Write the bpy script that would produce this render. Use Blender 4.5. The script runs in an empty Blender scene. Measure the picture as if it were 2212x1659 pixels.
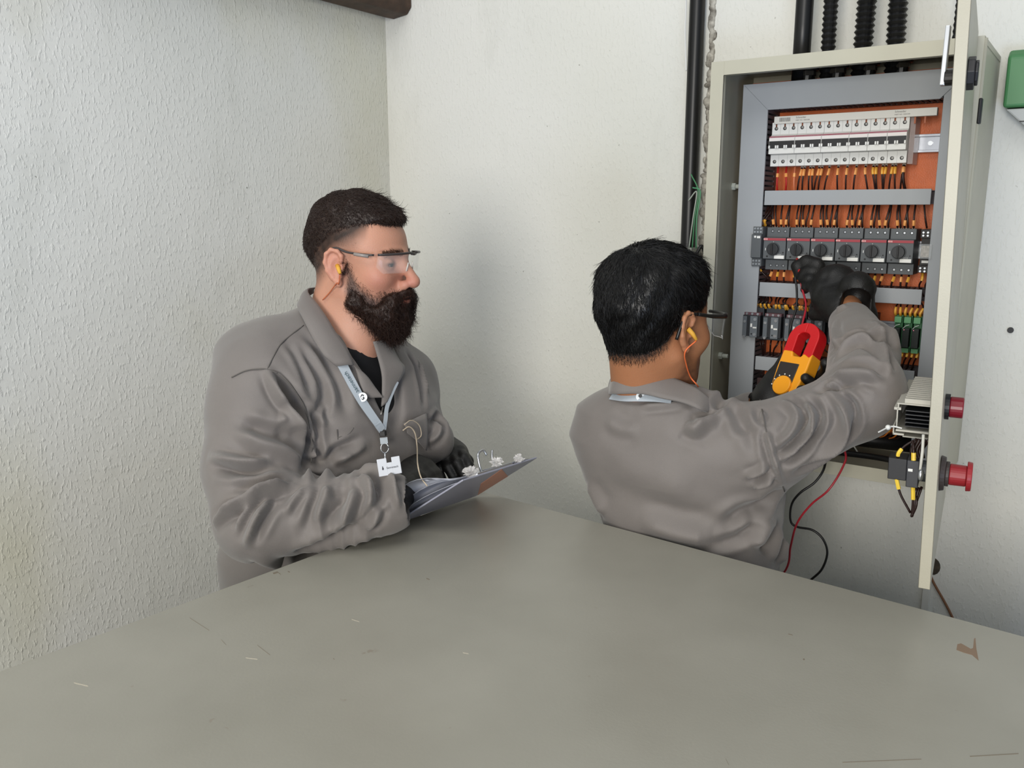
import bpy, bmesh, math, random
import numpy as np
import openvdb
from mathutils import Vector, Matrix
random.seed(7)
SC = bpy.context.scene
COL = SC.collection
PI = math.pi

# ------------------------------------------------------------------ camera, light, exposure
F_PX, PITCH, YAW, EYE = 1870.0, math.radians(11.4), math.radians(34.3), 1.70
cam_d = bpy.data.cameras.new('camera'); cam = bpy.data.objects.new('camera', cam_d); COL.objects.link(cam)
cam_d.sensor_fit = 'HORIZONTAL'; cam_d.sensor_width = 36.0; cam_d.lens = 36.0 * F_PX / 2212.0
cam_d.clip_start = 0.02
cam.location = (0, 0, EYE); cam.rotation_euler = (PI / 2 - PITCH, 0, YAW)
SC.camera = cam

SC.view_settings.view_transform = 'Standard'; SC.view_settings.look = 'None'
SC.view_settings.gamma = 1.0; SC.view_settings.use_curve_mapping = False
SC.view_settings.exposure = 0.0
SC.cycles.max_bounces = 6

w = bpy.data.worlds.new('world'); SC.world = w; w.use_nodes = True
bg = w.node_tree.nodes['Background']; bg.inputs[0].default_value = (0.80, 0.90, 1.0, 1); bg.inputs[1].default_value = 0.38

def area(name, loc, target, sx, sy, power, col):
    d = bpy.data.lights.new(name, 'AREA'); d.shape = 'RECTANGLE'; d.size = sx; d.size_y = sy
    d.energy = power; d.color = col
    o = bpy.data.objects.new(name, d); COL.objects.link(o); o.location = loc
    o.rotation_euler = (Vector(target) - Vector(loc)).to_track_quat('-Z', 'Y').to_euler()
    return o
area('doorway_daylight', (0.15, -2.2, 1.95), (-0.9, 1.8, 1.4), 1.0, 1.3, 89, (1.0, 0.965, 0.90))
area('roof_daylight', (-0.5, -0.3, 3.6), (-0.9, 1.5, 1.2), 2.2, 1.2, 30, (1.0, 0.98, 0.94))
area('low_skylight', (0.9, -1.0, 0.75), (-1.8, 1.3, 0.6), 1.0, 0.9, 34, (0.52, 0.68, 1.0))

# ------------------------------------------------------------------ ray helper: where a line of sight meets a plane
def ray(px, py):
    x = px - 1106; y = 829.5 - py
    f = F_PX * math.cos(PITCH) + y * math.sin(PITCH); u = -F_PX * math.sin(PITCH) + y * math.cos(PITCH)
    c, s = math.cos(YAW), math.sin(YAW)
    return np.array([x * c - f * s, x * s + f * c, u]) / f
def onY(px, py, Y): r = ray(px, py); p = r * Y / r[1]; p[2] += EYE; return p
def onX(px, py, X): r = ray(px, py); p = r * X / r[0]; p[2] += EYE; return p
def onZ(px, py, Z): r = ray(px, py); p = r * (Z - EYE) / r[2]; p[2] += EYE; return p
def D(px, py, d): r = ray(px, py) * d; r[2] += EYE; return r
def proj(V):
    V = np.asarray(V, float); q = V - np.array([0, 0, EYE]); c, s = math.cos(YAW), math.sin(YAW)
    lat = q[..., 0] * c + q[..., 1] * s; f = -q[..., 0] * s + q[..., 1] * c
    z = f * math.cos(PITCH) - q[..., 2] * math.sin(PITCH); v = f * math.sin(PITCH) + q[..., 2] * math.cos(PITCH)
    return 1106 + F_PX * lat / z, 829.5 - F_PX * v / z, z

# ------------------------------------------------------------------ materials
def lin(c):
    if isinstance(c, str):
        c = [int(c[i:i + 2], 16) / 255 for i in (1, 3, 5)]
        c = [x / 12.92 if x <= 0.04045 else ((x + 0.055) / 1.055) ** 2.4 for x in c]
    return (*c[:3], 1)
MATS = {}
def mat(name, col, rough=0.5, metal=0.0, bump=0.0, bscale=200, var=0.0, vscale=8, spec=0.5, alpha=1.0, trans=0.0, coat=0.0, col2=None, ior=1.45, sss=0.0, attr=None, sheen=0.0):
    if name in MATS: return MATS[name]
    m = bpy.data.materials.new(name); m.use_nodes = True; nt = m.node_tree; N = nt.nodes; L = nt.links
    b = N['Principled BSDF']
    b.inputs['Base Color'].default_value = lin(col); b.inputs['Roughness'].default_value = rough
    b.inputs['Metallic'].default_value = metal; b.inputs['Specular IOR Level'].default_value = spec
    b.inputs['Alpha'].default_value = alpha; b.inputs['Transmission Weight'].default_value = trans
    b.inputs['Coat Weight'].default_value = coat; b.inputs['IOR'].default_value = ior
    if sheen: b.inputs['Sheen Weight'].default_value = sheen
    if sss:
        b.inputs['Subsurface Weight'].default_value = sss; b.inputs['Subsurface Radius'].default_value = (0.012, 0.004, 0.002)
        b.inputs['Subsurface Scale'].default_value = 1.0
    tc = N.new('ShaderNodeTexCoord')
    src = None
    if attr:
        at = N.new('ShaderNodeAttribute'); at.attribute_name = attr; src = at.outputs['Color']
    if var or col2:
        n = N.new('ShaderNodeTexNoise'); n.inputs['Scale'].default_value = vscale; n.inputs['Detail'].default_value = 5
        L.new(tc.outputs['Object'], n.inputs['Vector'])
        mx = N.new('ShaderNodeMix'); mx.data_type = 'RGBA'; mx.blend_type = 'MIX'
        c = lin(col); c2 = lin(col2) if col2 else (*[x * (1 - var) for x in c[:3]], 1)
        r = N.new('ShaderNodeMapRange'); r.inputs[1].default_value = 0.35; r.inputs[2].default_value = 0.65
        L.new(n.outputs['Fac'], r.inputs[0])
        if src:
            mx.blend_type = 'MULTIPLY'; mx.inputs[6].default_value = c; L.new(src, mx.inputs[6])
            mx.inputs[7].default_value = (1 - var, 1 - var, 1 - var, 1)
        else:
            mx.inputs[6].default_value = c; mx.inputs[7].default_value = c2
        L.new(r.outputs[0], mx.inputs[0]); src = mx.outputs[2]
    if src: L.new(src, b.inputs['Base Color'])
    if bump:
        n = N.new('ShaderNodeTexNoise'); n.inputs['Scale'].default_value = bscale; n.inputs['Detail'].default_value = 4
        L.new(tc.outputs['Object'], n.inputs['Vector'])
        bp = N.new('ShaderNodeBump'); bp.inputs['Strength'].default_value = bump; bp.inputs['Distance'].default_value = 0.002
        L.new(n.outputs['Fac'], bp.inputs['Height']); L.new(bp.outputs[0], b.inputs['Normal'])
    MATS[name] = m; return m

# ------------------------------------------------------------------ mesh builder
WL = {}                                    # world location of every object by name
def wl(o): return np.array(WL.get(o.name, (0, 0, 0)), float)
def tag(o, label=None, cat=None, group=None, kind=None):
    if label: o['label'] = label
    if cat: o['category'] = cat
    if group: o['group'] = group
    if kind: o['kind'] = kind
    return o
def thing(name, loc, label, cat, group=None):
    o = bpy.data.objects.new(name, None); COL.objects.link(o); o.location = loc; o.empty_display_size = .05
    WL[o.name] = tuple(loc); return tag(o, label, cat, group)
def link_mesh(name, V, Fc, m, parent=None, smooth=False, origin=None, bevel=0.0, seg=2, autosmooth=None):
    V = np.asarray(V, float)
    if parent is not None: org = wl(parent); base = org
    else:
        org = np.array(origin, float) if origin is not None else np.array([(V[:, 0].min() + V[:, 0].max()) / 2, (V[:, 1].min() + V[:, 1].max()) / 2, V[:, 2].min()])
    me = bpy.data.meshes.new(name); me.from_pydata((V - org).tolist(), [], [tuple(f) for f in Fc] if not isinstance(Fc, np.ndarray) else Fc.tolist())
    me.materials.append(m)
    if smooth: me.polygons.foreach_set('use_smooth', np.ones(len(me.polygons), bool))
    me.update()
    o = bpy.data.objects.new(name, me); COL.objects.link(o)
    if parent is not None: o.parent = parent; WL[o.name] = tuple(org)
    else: o.location = org; WL[o.name] = tuple(org)
    if bevel:
        b = o.modifiers.new('bevel', 'BEVEL'); b.width = bevel; b.segments = seg; b.limit_method = 'ANGLE'; b.angle_limit = 0.7
    return o
class MB:
    def __init__(s): s.V = []; s.F = []; s.off = 0
    def add(s, V, Fc):
        s.V.append(np.asarray(V, float)); s.F += [tuple(i + s.off for i in f) for f in Fc]; s.off += len(V); return s
    def box(s, x0, x1, y0, y1, z0, z1, M=None):
        V = np.array([(x, y, z) for x in (x0, x1) for y in (y0, y1) for z in (z0, z1)], float)
        if M is not None: V = V @ np.array(M)[:3, :3].T + np.array(M)[:3, 3]
        return s.add(V, [(0, 1, 3, 2), (4, 6, 7, 5), (0, 4, 5, 1), (2, 3, 7, 6), (0, 2, 6, 4), (1, 5, 7, 3)])
    def cyl(s, a, b, r, n=16, r2=None, cap=True):
        a = np.array(a, float); b = np.array(b, float); r2 = r if r2 is None else r2
        d = (b - a) / np.linalg.norm(b - a); t = np.array([0, 0, 1.]) if abs(d[2]) < .9 else np.array([1., 0, 0])
        u = np.cross(d, t); u /= np.linalg.norm(u); v = np.cross(d, u)
        an = np.arange(n) * 2 * PI / n; ring = np.outer(np.cos(an), u) + np.outer(np.sin(an), v)
        V = np.vstack([a + ring * r, b + ring * r2])
        Fc = [(i, (i + 1) % n, n + (i + 1) % n, n + i) for i in range(n)]
        if cap: Fc += [tuple(range(n))[::-1], tuple(range(n, 2 * n))]
        return s.add(V, Fc)
    def tube(s, pts, r, n=8, closed=False):
        P = np.array(pts, float); m = len(P); R = np.full(m, r) if np.isscalar(r) else np.array(r)
        T = np.gradient(P, axis=0); T /= np.linalg.norm(T, axis=1)[:, None] + 1e-12
        u = np.cross(T[0], [0, 0, 1.]);
        if np.linalg.norm(u) < .1: u = np.cross(T[0], [1., 0, 0])
        rings = []
        for i in range(m):
            u = u - T[i] * (u @ T[i]); u /= np.linalg.norm(u); v = np.cross(T[i], u)
            an = np.arange(n) * 2 * PI / n
            rings.append(P[i] + R[i] * (np.outer(np.cos(an), u) + np.outer(np.sin(an), v)))
        Fc = [(i * n + j, i * n + (j + 1) % n, (i + 1) * n + (j + 1) % n, (i + 1) * n + j) for i in range(m - 1) for j in range(n)]
        Fc += [tuple(range(n))[::-1], tuple(range((m - 1) * n, m * n))]
        return s.add(np.vstack(rings), Fc)
    def prism(s, poly, ax, a0, a1):
        """polygon in the two axes other than ax, extruded along ax"""
        n = len(poly); o = [i for i in range(3) if i != ax]; V = np.zeros((2 * n, 3))
        for k, a in enumerate((a0, a1)):
            V[k * n:(k + 1) * n, ax] = a; V[k * n:(k + 1) * n, o] = poly
        return s.add(V, [tuple(range(n))[::-1], tuple(range(n, 2 * n))] + [(i, (i + 1) % n, n + (i + 1) % n, n + i) for i in range(n)])
    def sphere(s, c, r, n=12, m=8):
        r = np.array(r if hasattr(r, '__len__') else (r, r, r), float); V = [np.array(c) + r * (0, 0, 1)]
        for i in range(1, m):
            t = PI * i / m
            V += [np.array(c) + r * (math.sin(t) * math.cos(2 * PI * j / n), math.sin(t) * math.sin(2 * PI * j / n), math.cos(t)) for j in range(n)]
        V.append(np.array(c) - r * (0, 0, 1)); Fc = [(0, 1 + j, 1 + (j + 1) % n) for j in range(n)]
        for i in range(m - 2):
            Fc += [(1 + i * n + j, 1 + (i + 1) * n + j, 1 + (i + 1) * n + (j + 1) % n, 1 + i * n + (j + 1) % n) for j in range(n)]
        k = 1 + (m - 2) * n; Fc += [(k + j, len(V) - 1, k + (j + 1) % n) for j in range(n)]
        return s.add(V, Fc)
    def build(s, name, m, parent=None, smooth=False, origin=None, bevel=0.0, seg=2):
        return link_mesh(name, np.vstack(s.V), s.F, m, parent, smooth, origin, bevel, seg)
def spline(pts, n=8):
    P = np.array(pts, float); P = np.vstack([2 * P[0] - P[1], P, 2 * P[-1] - P[-2]]); out = []
    for i in range(1, len(P) - 2):
        for t in np.linspace(0, 1, n, endpoint=False):
            a, b, c, d = P[i - 1:i + 3]
            out.append(.5 * (2 * b + (c - a) * t + (2 * a - 5 * b + 4 * c - d) * t * t + (3 * b - a - 3 * c + d) * t ** 3))
    out.append(P[-2]); return np.array(out)
def copy_tree(o, parent=None, delta=None):
    c = o.copy(); COL.objects.link(c); c.parent = parent
    if parent is None and delta is not None:
        c.location = Vector(o.location) + Vector(delta); WL[c.name] = tuple(np.array(WL[o.name]) + np.array(delta))
    else: WL[c.name] = WL[parent.name] if parent else WL[o.name]
    for ch in list(o.children): copy_tree(ch, c)
    return c
def text_mesh(name, txt, size, M, m, parent, depth=0.0002):
    cu = bpy.data.curves.new(name, 'FONT'); cu.body = txt; cu.size = size; cu.extrude = depth; cu.align_x = 'LEFT'; cu.resolution_u = 2
    t = bpy.data.objects.new(name, cu); COL.objects.link(t); dg = bpy.context.evaluated_depsgraph_get()
    me = bpy.data.meshes.new_from_object(t.evaluated_get(dg)); bpy.data.objects.remove(t); bpy.data.curves.remove(cu)
    me.materials.clear(); me.materials.append(m)
    me.transform(Matrix.Translation(-Vector(wl(parent))) @ M)
    o = bpy.data.objects.new(name, me); COL.objects.link(o); o.parent = parent; WL[o.name] = tuple(wl(parent)); return o
def face_M(x, y, z, rot=0.0):
    """text lying on a vertical face that looks toward -Y"""
    return Matrix.Translation((x, y, z)) @ Matrix.Rotation(PI / 2, 4, 'X') @ Matrix.Rotation(rot, 4, 'Z')

# ------------------------------------------------------------------ the room
WY, WX, CF = 1.99, -1.80, 1.74
def wall_mat(name, rough_bump, stain, seed):
    m = bpy.data.materials.new(name); m.use_nodes = True; nt = m.node_tree; N = nt.nodes; L = nt.links; b = N['Principled BSDF']
    b.inputs['Roughness'].default_value = 0.75; b.inputs['Specular IOR Level'].default_value = 0.25
    tc = N.new('ShaderNodeTexCoord')
    def noise(scale, det, sc=(1, 1, 1), off=0, rough=.5):
        mp = N.new('ShaderNodeMapping'); mp.inputs['Scale'].default_value = sc; mp.inputs['Location'].default_value = (off, off * .7, off * 1.3)
        L.new(tc.outputs['Object'], mp.inputs[0]); n = N.new('ShaderNodeTexNoise'); n.inputs['Scale'].default_value = scale
        n.inputs['Detail'].default_value = det; n.inputs['Roughness'].default_value = rough; L.new(mp.outputs[0], n.inputs['Vector']); return n.outputs['Fac']
    def rng(s, a, b2, c=0, d=1):
        r = N.new('ShaderNodeMapRange'); r.inputs[1].default_value = a; r.inputs[2].default_value = b2; r.inputs[3].default_value = c; r.inputs[4].default_value = d
        L.new(s, r.inputs[0]); return r.outputs[0]
    def mix(f, a, c2, mode='MIX'):
        x = N.new('ShaderNodeMix'); x.data_type = 'RGBA'; x.blend_type = mode; L.new(f, x.inputs[0])
        (L.new(a, x.inputs[6]) if not isinstance(a, tuple) else setattr(x.inputs[6], 'default_value', a)); x.inputs[7].default_value = c2
        return x.outputs[2]
    base = mix(rng(noise(1.1, 3, off=seed), .4, .65), lin('#d9d8d2'), lin('#cfcfc9'))
    c = mix(rng(noise(1.6, 5, (1, 1, .6), seed + 3), .44, .66, 0, stain), base, lin('#bdb894'))
    c = mix(rng(noise(4.5, 6, (1, 1, .35), seed + 9, .65), .55, .78, 0, .28), c, lin('#a3a398'))
    c = mix(rng(noise(95, 2, off=seed + 5), .735, .78, 0, .75), c, lin('#74736a'))
    L.new(c, b.inputs['Base Color'])
    v = N.new('ShaderNodeMapping'); v.inputs['Scale'].default_value = (1, 1, .45); L.new(tc.outputs['Object'], v.inputs[0])
    n2 = N.new('ShaderNodeTexNoise'); n2.inputs['Scale'].default_value = 150; n2.inputs['Detail'].default_value = 3; L.new(v.outputs[0], n2.inputs['Vector'])
    pk = rng(n2.outputs['Fac'], .52, .74); n3 = noise(16, 4, off=seed)
    ad = N.new('ShaderNodeMath'); ad.operation = 'MULTIPLY_ADD'; L.new(n3, ad.inputs[0]); ad.inputs[1].default_value = 1.4; L.new(pk, ad.inputs[2])
    bp = N.new('ShaderNodeBump'); bp.inputs['Strength'].default_value = rough_bump; bp.inputs['Distance'].default_value = .0035
    L.new(ad.outputs[0], bp.inputs['Height']); L.new(bp.outputs[0], b.inputs['Normal']); return m
MB().box(WX - .15, WX, -0.6, WY + .15, 0, 3.0).build('wall_left', wall_mat('left wall plaster', .42, .62, 1.0), origin=(WX, .7, 0))['kind'] = 'structure'
MB().box(WX, 1.6, WY, WY + .15, 0, 3.0).build('wall_back', wall_mat('back wall plaster', .3, .10, 7.0), origin=(0, WY, 0))['kind'] = 'structure'
MB().box(WX - .15, 1.6, -0.6, WY + .15, -.1, 0).build('floor', mat('concrete floor', '#8c8a84', .8, bump=.3, bscale=60, var=.3, vscale=5), origin=(0, 0, 0))['kind'] = 'structure'
# timber beam running along the left wall, just under the roof
bm_ = MB(); bm_.prism([(WX, 2.243), (WX + .035, 2.234), (WX + .085, 2.240), (WX + .101, 2.258), (WX + .101, 2.40), (WX, 2.40)], 1, 0.6, WY)
tag(bm_.build('roof_beam', mat('dark timber', '#4a3628', .6, bump=.6, bscale=40, var=.5, vscale=25), bevel=.004), 'dark brown timber beam end high in the corner of the walls', 'beam')
tag(MB().cyl((-1.795, 1.835, 2.246), (-1.795, 1.835, 2.50), .007, 12).build('grey_rod', mat('grey rod', '#6d6863', .5), smooth=True), 'short grey rod hanging beside the brown timber beam', 'rod')

# table: top sheet of a grey painted metal housing
def build_table():
    TZ = 1.14; c = np.array([-.9905, 1.352]); a = np.array([-.0955, -.9954]); b = np.array([.9964, -.0850])
    q = [c, c + a * 1.22, c + a * 1.22 + b * 1.32, c + b * 1.32]
    t = thing('machine_housing', (-.4, .7, 0), 'large grey painted metal housing with a scratched glossy flat top', 'machine')
    m = bpy.data.materials.new('grey enamel'); m.use_nodes = True; nt = m.node_tree; N = nt.nodes; L = nt.links; p = N['Principled BSDF']
    tc = N.new('ShaderNodeTexCoord'); n = N.new('ShaderNodeTexNoise'); n.inputs['Scale'].default_value = 5; n.inputs['Detail'].default_value = 5; L.new(tc.outputs['Object'], n.inputs['Vector'])
    mx = N.new('ShaderNodeMix'); mx.data_type = 'RGBA'; r = N.new('ShaderNodeMapRange'); r.inputs[1].default_value = .35; r.inputs[2].default_value = .7
    L.new(n.outputs['Fac'], r.inputs[0]); L.new(r.outputs[0], mx.inputs[0]); mx.inputs[6].default_value = lin('#9b988d'); mx.inputs[7].default_value = lin('#928f84')
    n4 = N.new('ShaderNodeTexNoise'); n4.inputs['Scale'].default_value = 38; n4.inputs['Detail'].default_value = 3; L.new(tc.outputs['Object'], n4.inputs['Vector'])
    r4 = N.new('ShaderNodeMapRange'); r4.inputs[1].default_value = .74; r4.inputs[2].default_value = .78; r4.inputs[4].default_value = .5; L.new(n4.outputs['Fac'], r4.inputs[0])
    m2 = N.new('ShaderNodeMix'); m2.data_type = 'RGBA'; L.new(r4.outputs[0], m2.inputs[0]); L.new(mx.outputs[2], m2.inputs[6]); m2.inputs[7].default_value = lin('#7c6f60')
    L.new(m2.outputs[2], p.inputs['Base Color'])
    n5 = N.new('ShaderNodeTexNoise'); n5.inputs['Scale'].default_value = 9; n5.inputs['Detail'].default_value = 6; L.new(tc.outputs['Object'], n5.inputs['Vector'])
    r5 = N.new('ShaderNodeMapRange'); r5.inputs[3].default_value = .30; r5.inputs[4].default_value = .46; L.new(n5.outputs['Fac'], r5.inputs[0]); L.new(r5.outputs[0], p.inputs['Roughness'])
    p.inputs['Specular IOR Level'].default_value = .6
    bp = N.new('ShaderNodeBump'); bp.inputs['Strength'].default_value = .06; bp.inputs['Distance'].default_value = .002
    n6 = N.new('ShaderNodeTexNoise'); n6.inputs['Scale'].default_value = 260; L.new(tc.outputs['Object'], n6.inputs['Vector']); L.new(n6.outputs['Fac'], bp.inputs['Height']); L.new(bp.outputs[0], p.inputs['Normal'])
    MB().prism([tuple(x) for x in q], 2, TZ - .018, TZ).build('top_sheet', m, t, bevel=.003)
    q2 = [x + (np.array([-.4, .7]) - x) * .045 for x in q]
    MB().prism([tuple(x) for x in q2], 2, 0.0, TZ - .018).build('body', mat('housing side', '#8d8c83', .5, var=.1), t, bevel=.002)
    st = mat('brown stain', '#86705c', .6); sc = mat('scratch', '#7d7466', .6); lt = mat('pale scratch', '#b9b2a2', .6)
    def decal(name, pts, mm):
        P = [onZ(x, y, TZ) for x, y in pts]; MB().prism([(p_[0], p_[1]) for p_ in P], 2, TZ - .0002, TZ + .00025).build(name, mm, t)
    decal('stain', [(2068, 1392), (2076, 1390), (2092, 1399), (2097, 1402), (2102, 1400), (2104, 1380), (2107, 1378), (2109, 1401), (2114, 1427), (2100, 1415), (2082, 1410), (2066, 1404)], st)
    def line(pts, wpx, mm):
        L_ = [(x - wpx * .3, y - wpx / 2) for x, y in pts] + [(x + wpx * .3, y + wpx / 2) for x, y in pts[::-1]]; decal('scratch_mark', L_, mm)
    line([(556, 1394), (583, 1415)], 1.8, sc); line([(478, 1382), (488, 1393)], 2.4, sc); line([(410, 1335), (452, 1362)], 1.2, sc)
    line([(590, 1239), (600, 1236), (606, 1241)], 3, sc); line([(622, 1235), (626, 1236)], 2.4, sc); line([(921, 1250), (928, 1252)], 2.5, sc)
    line([(1000, 1410), (1012, 1412)], 1.8, lt); line([(160, 1475), (190, 1482)], 2.5, lt); line([(760, 1338), (776, 1343)], 1.6, lt)
    line([(531, 1421), (556, 1424)], 1.5, lt); line([(1568, 1640), (1574, 1652)], 2.5, sc); line([(2095, 1634), (2200, 1628)], 1.6, sc); line([(1735, 1425), (1738, 1424)], 3, sc)
    line([(1703, 1370), (1712, 1372)], 1.8, sc); line([(1820, 1647), (1990, 1640)], 1.2, sc); line([(720, 1423), (722, 1424)], 2.6, sc)
build_table()
# ------------------------------------------------------------------ electrical enclosure on the back wall
BEIGE = mat('beige enamel', '#b9b5a2', .42, bump=.08, bscale=400, var=.08, vscale=10)
BEIGE2 = mat('beige door enamel', '#aca795', .40, bump=.08, bscale=400, var=.08, vscale=10)
ORANGE = mat('orange plate', '#df6f33', .42, bump=.25, bscale=420, var=.14, vscale=30)
DUCT = mat('grey duct plastic', '#9b9fa3', .5, var=.05)
DUCTD = mat('duct wall plastic', '#5b5457', .6)
BLACK = mat('black plastic', '#17171a', .45)
BLK2 = mat('black rubber', '#101011', .38)
WHITE = mat('white plastic', '#d4d4d1', .4)
STEEL = mat('zinc steel', '#c9ccd0', .28, metal=.9)
DGREY = mat('device grey', '#55595c', .5)
DGREY2 = mat('device dark grey', '#3a3e42', .5)
MAGENTA = mat('magenta stripe', '#8f3b50', .5)
REDST = mat('red stripe', '#a03a44', .5)
LABEL = mat('paper label', '#e6e6e2', .6)
YEL = mat('yellow marker', '#dfa43a', .45)
PEACH = mat('ferrule marker', '#e8a05a', .45)
FERR = mat('ferrule grey', '#b9b2a8', .4)
WBLK = mat('black wire', '#241310', .35)
WRED = mat('red wire', '#b1201c', .35)
GREEN = mat('green circuit board', '#2f6b42', .4)
CLEAR = mat('clear plastic', '#dfe3e4', .12, alpha=.30, spec=.8)
X0, X1, Z0, Z1 = -.702, -.214, 1.178, 1.99
def build_enclosure():
    t = thing('electrical_enclosure', ((X0 + X1) / 2, CF, Z0), 'open beige wall-mounted electrical enclosure packed with breakers and wiring', 'electrical cabinet')
    b = MB(); T = .0016; Lp = .027
    b.box(X0, X1, WY - T, WY, Z0, Z1)                                  # back
    b.box(X0, X0 + T, CF, WY, Z0, Z1).box(X1 - T, X1, CF, WY, Z0, Z1)
    b.box(X0, X1, CF, WY, Z1 - T, Z1).box(X0, X1, CF, WY, Z0, Z0 + T)
    b.build('case', BEIGE, t, bevel=.0008)
    f = MB()
    f.box(X0, X0 + Lp, CF, CF + T * 2, Z0, Z1).box(X1 - Lp, X1, CF, CF + T * 2, Z0, Z1)
    f.box(X0 + Lp, X1 - Lp, CF, CF + T * 2, Z1 - Lp, Z1).box(X0 + Lp, X1 - Lp, CF, CF + T * 2, Z0, Z0 + Lp)
    f.box(X0 + Lp - .001, X0 + Lp, CF, CF + .014, Z0 + Lp, Z1 - Lp).box(X0 + Lp, X1 - Lp, CF, CF + .014, Z1 - Lp, Z1 - Lp + .001)
    f.build('front_flange', mat('flange enamel', '#b5b2a1', .4, var=.06), t, bevel=.0012)
    MB().box(X0 + .018, X1 - .012, 1.938, 1.941, Z0 + .02, Z1 - .02).build('mounting_plate', ORANGE, t)
    for x, y in ((1585, 403), (1556, 768)):
        p = onX(x, y, X0 + .004)
        s = MB().cyl((X0 + .001, p[1], p[2]), (X0 + .009, p[1], p[2]), .0085, 6).cyl((X0 + .009, p[1], p[2]), (X0 + .022, p[1], p[2]), .005, 10)
        s.build('side_nut', mat('nylon nut', '#b9bdb4', .4), t, bevel=.0008)
    for x in (1750, 1814, 1880, 1950):
        c = onY(x, 150, 1.90); X = c[0]
        g = MB().cyl((X, 1.885, Z1 - .004), (X, 1.885, Z1 - .012), .021, 24).cyl((X, 1.885, Z1 - .012), (X, 1.885, Z1 - .022), .017, 6)
        g.build('gland_nut', mat('dark gland', '#47433e', .25, metal=.6), t, smooth=False, bevel=.001)
        MB().cyl((X, 1.885, Z1 - .02), (X - .003, 1.885, Z1 - .085), .0145, 14, .0115).build('gland_sleeve', BLK2, t, smooth=False)
    # door, opened about ninety degrees toward the camera
    hx, hy, fx, fy = X1 + .004, CF - .005, -.1622, 1.268
    d = np.array([fx - hx, fy - hy]); Ld = np.linalg.norm(d); d /= Ld; n = np.array([-d[1], d[0]])   # n points to +X side
    if n[0] < 0: n = -n
    M = np.eye(4); M[:3, 0] = (d[0], d[1], 0); M[:3, 1] = (n[0], n[1], 0); M[0, 2] = -.027; M[:3, 3] = (hx + .027 * 1.47, hy, 0)   # local x along door, y outward
    dz0, dz1 = Z0 - .002, Z1 + .006; dt = .0155
    p = MB().box(0, Ld, .0, .0016, dz0, dz1, M)
    p = MB().box(0, Ld, -.0016, 0, dz0, dz1, M)                         # outer sheet
    p.box(Ld - .0016, Ld, -dt, 0, dz0, dz1, M).box(0, .0016, -dt, 0, dz0, dz1, M)
    p.box(0, Ld, -dt, 0, dz1 - .0016, dz1, M).box(0, Ld, -dt, 0, dz0, dz0 + .0016, M)
    p.box(Ld - .016, Ld, -dt, -dt + .0016, dz0, dz1, M).box(0, .014, -dt, -dt + .0016, dz0, dz1, M)
    door = p.build('door', BEIGE2, t, bevel=.0018)
    def L2W(x, y, z): v = M @ np.array([x, y, z, 1]); return v[:3]
    k = MB(); zl = 1.872; xl = Ld - .034
    k.cyl(L2W(xl, 0, zl), L2W(xl, .009, zl), .021, 8).cyl(L2W(xl, .009, zl), L2W(xl, .013, zl), .016, 8)
    k.build('latch_knob', BLACK, door, bevel=.001)
    k = MB(); k.cyl(L2W(xl + .01, -.002, zl - .005), L2W(xl + .01, -.026, zl - .005), .010, 16)
    k.build('lock_barrel', mat('dark lock barrel', '#2c2a28', .3, metal=.5), door, bevel=.001)
    k = MB().box(-.005, .005, -.003, .003, -.012, .062, Matrix.Translation(Vector(L2W(xl + .012, -.027, zl - .003))) @ Matrix.Rotation(-.06, 4, 'X') @ Matrix.Rotation(PI / 2, 4, 'Z'))
    k.build('cam_lever', STEEL, door, bevel=.001)
    MB().tube([(X1 + .001, CF + .003, z) for z in (Z0 + .004, 1.5, Z1 - .004)], .0035, 8).build('rolled_edge', MATS['flange enamel'], t, smooth=True)
    MB().box(X1, X1 + .006, CF - .002, CF + .012, 1.845, 1.888).build('latch_keeper', BLACK, t, bevel=.002)
    MB().box(X1, X1 + .0012, CF + .02, WY - .01, Z1 - .012, Z1 - .003).build('top_joint', BEIGE, t)
    return L2W, Ld, M
L2W, LD, DM = build_enclosure()

# ---- cable ducts
def duct(name_lab, x0, x1, z0, z1, yf, slots, horizontal, group='grey slotted cable ducts', mitre=None, label=''):
    t = thing('cable_duct', ((x0 + x1) / 2, yf, z0), label, 'cable duct', group)
    b = MB(); yb = 1.9375; g = .0105; w_ = .0066
    if horizontal:
        n = int((x1 - x0) / g)
        for z in (z0 + .0015, z1 - .003):
            for i in range(n):
                b.box(x0 + i * g, x0 + i * g + w_, yf + .003, yb - .014, z, z + .0015)
            b.box(x0, x1, yb - .016, yb, z, z + .0015)
        b.box(x0, x1, yb - .0016, yb, z0 + .002, z1 - .002)
    else:
        n = int((z1 - z0) / g)
        for x in (x0 + .0015, x1 - .003):
            for i in range(n):
                b.box(x, x + .0015, yf + .003, yb - .014, z0 + i * g, z0 + i * g + w_)
            b.box(x, x + .0015, yb - .016, yb, z0, z1)
        b.box(x0 + .002, x1 - .002, yb - .0016, yb, z0, z1)
    b.build('slotted_base', DUCTD, t)
    if mitre == 'L': poly = [(x0, z0), (x1, z0), (x1, z1 - (x1 - x0)), (x0, z1)]
    elif mitre == 'R': poly = [(x0, z0), (x1, z0), (x1, z1), (x0, z1 - (x1 - x0))]
    elif mitre == 'T': poly = [(x0, z1), (x0 + (z1 - z0), z0), (x1 - (z1 - z0), z0), (x1, z1)]
    else: poly = [(x0, z0), (x1, z0), (x1, z1), (x0, z1)]
    MB().prism(poly, 1, yf, yf + .006).build('cover', DUCT, t, bevel=.0009)
    return t
WXL, WXR, ZT = -.619, -.287, 1.903      # inner window of the duct frame
duct('', -.674, WXL, 1.195, 1.958, 1.852, 0, False, mitre='L', label='upright grey cable duct along the left side of the enclosure')
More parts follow.
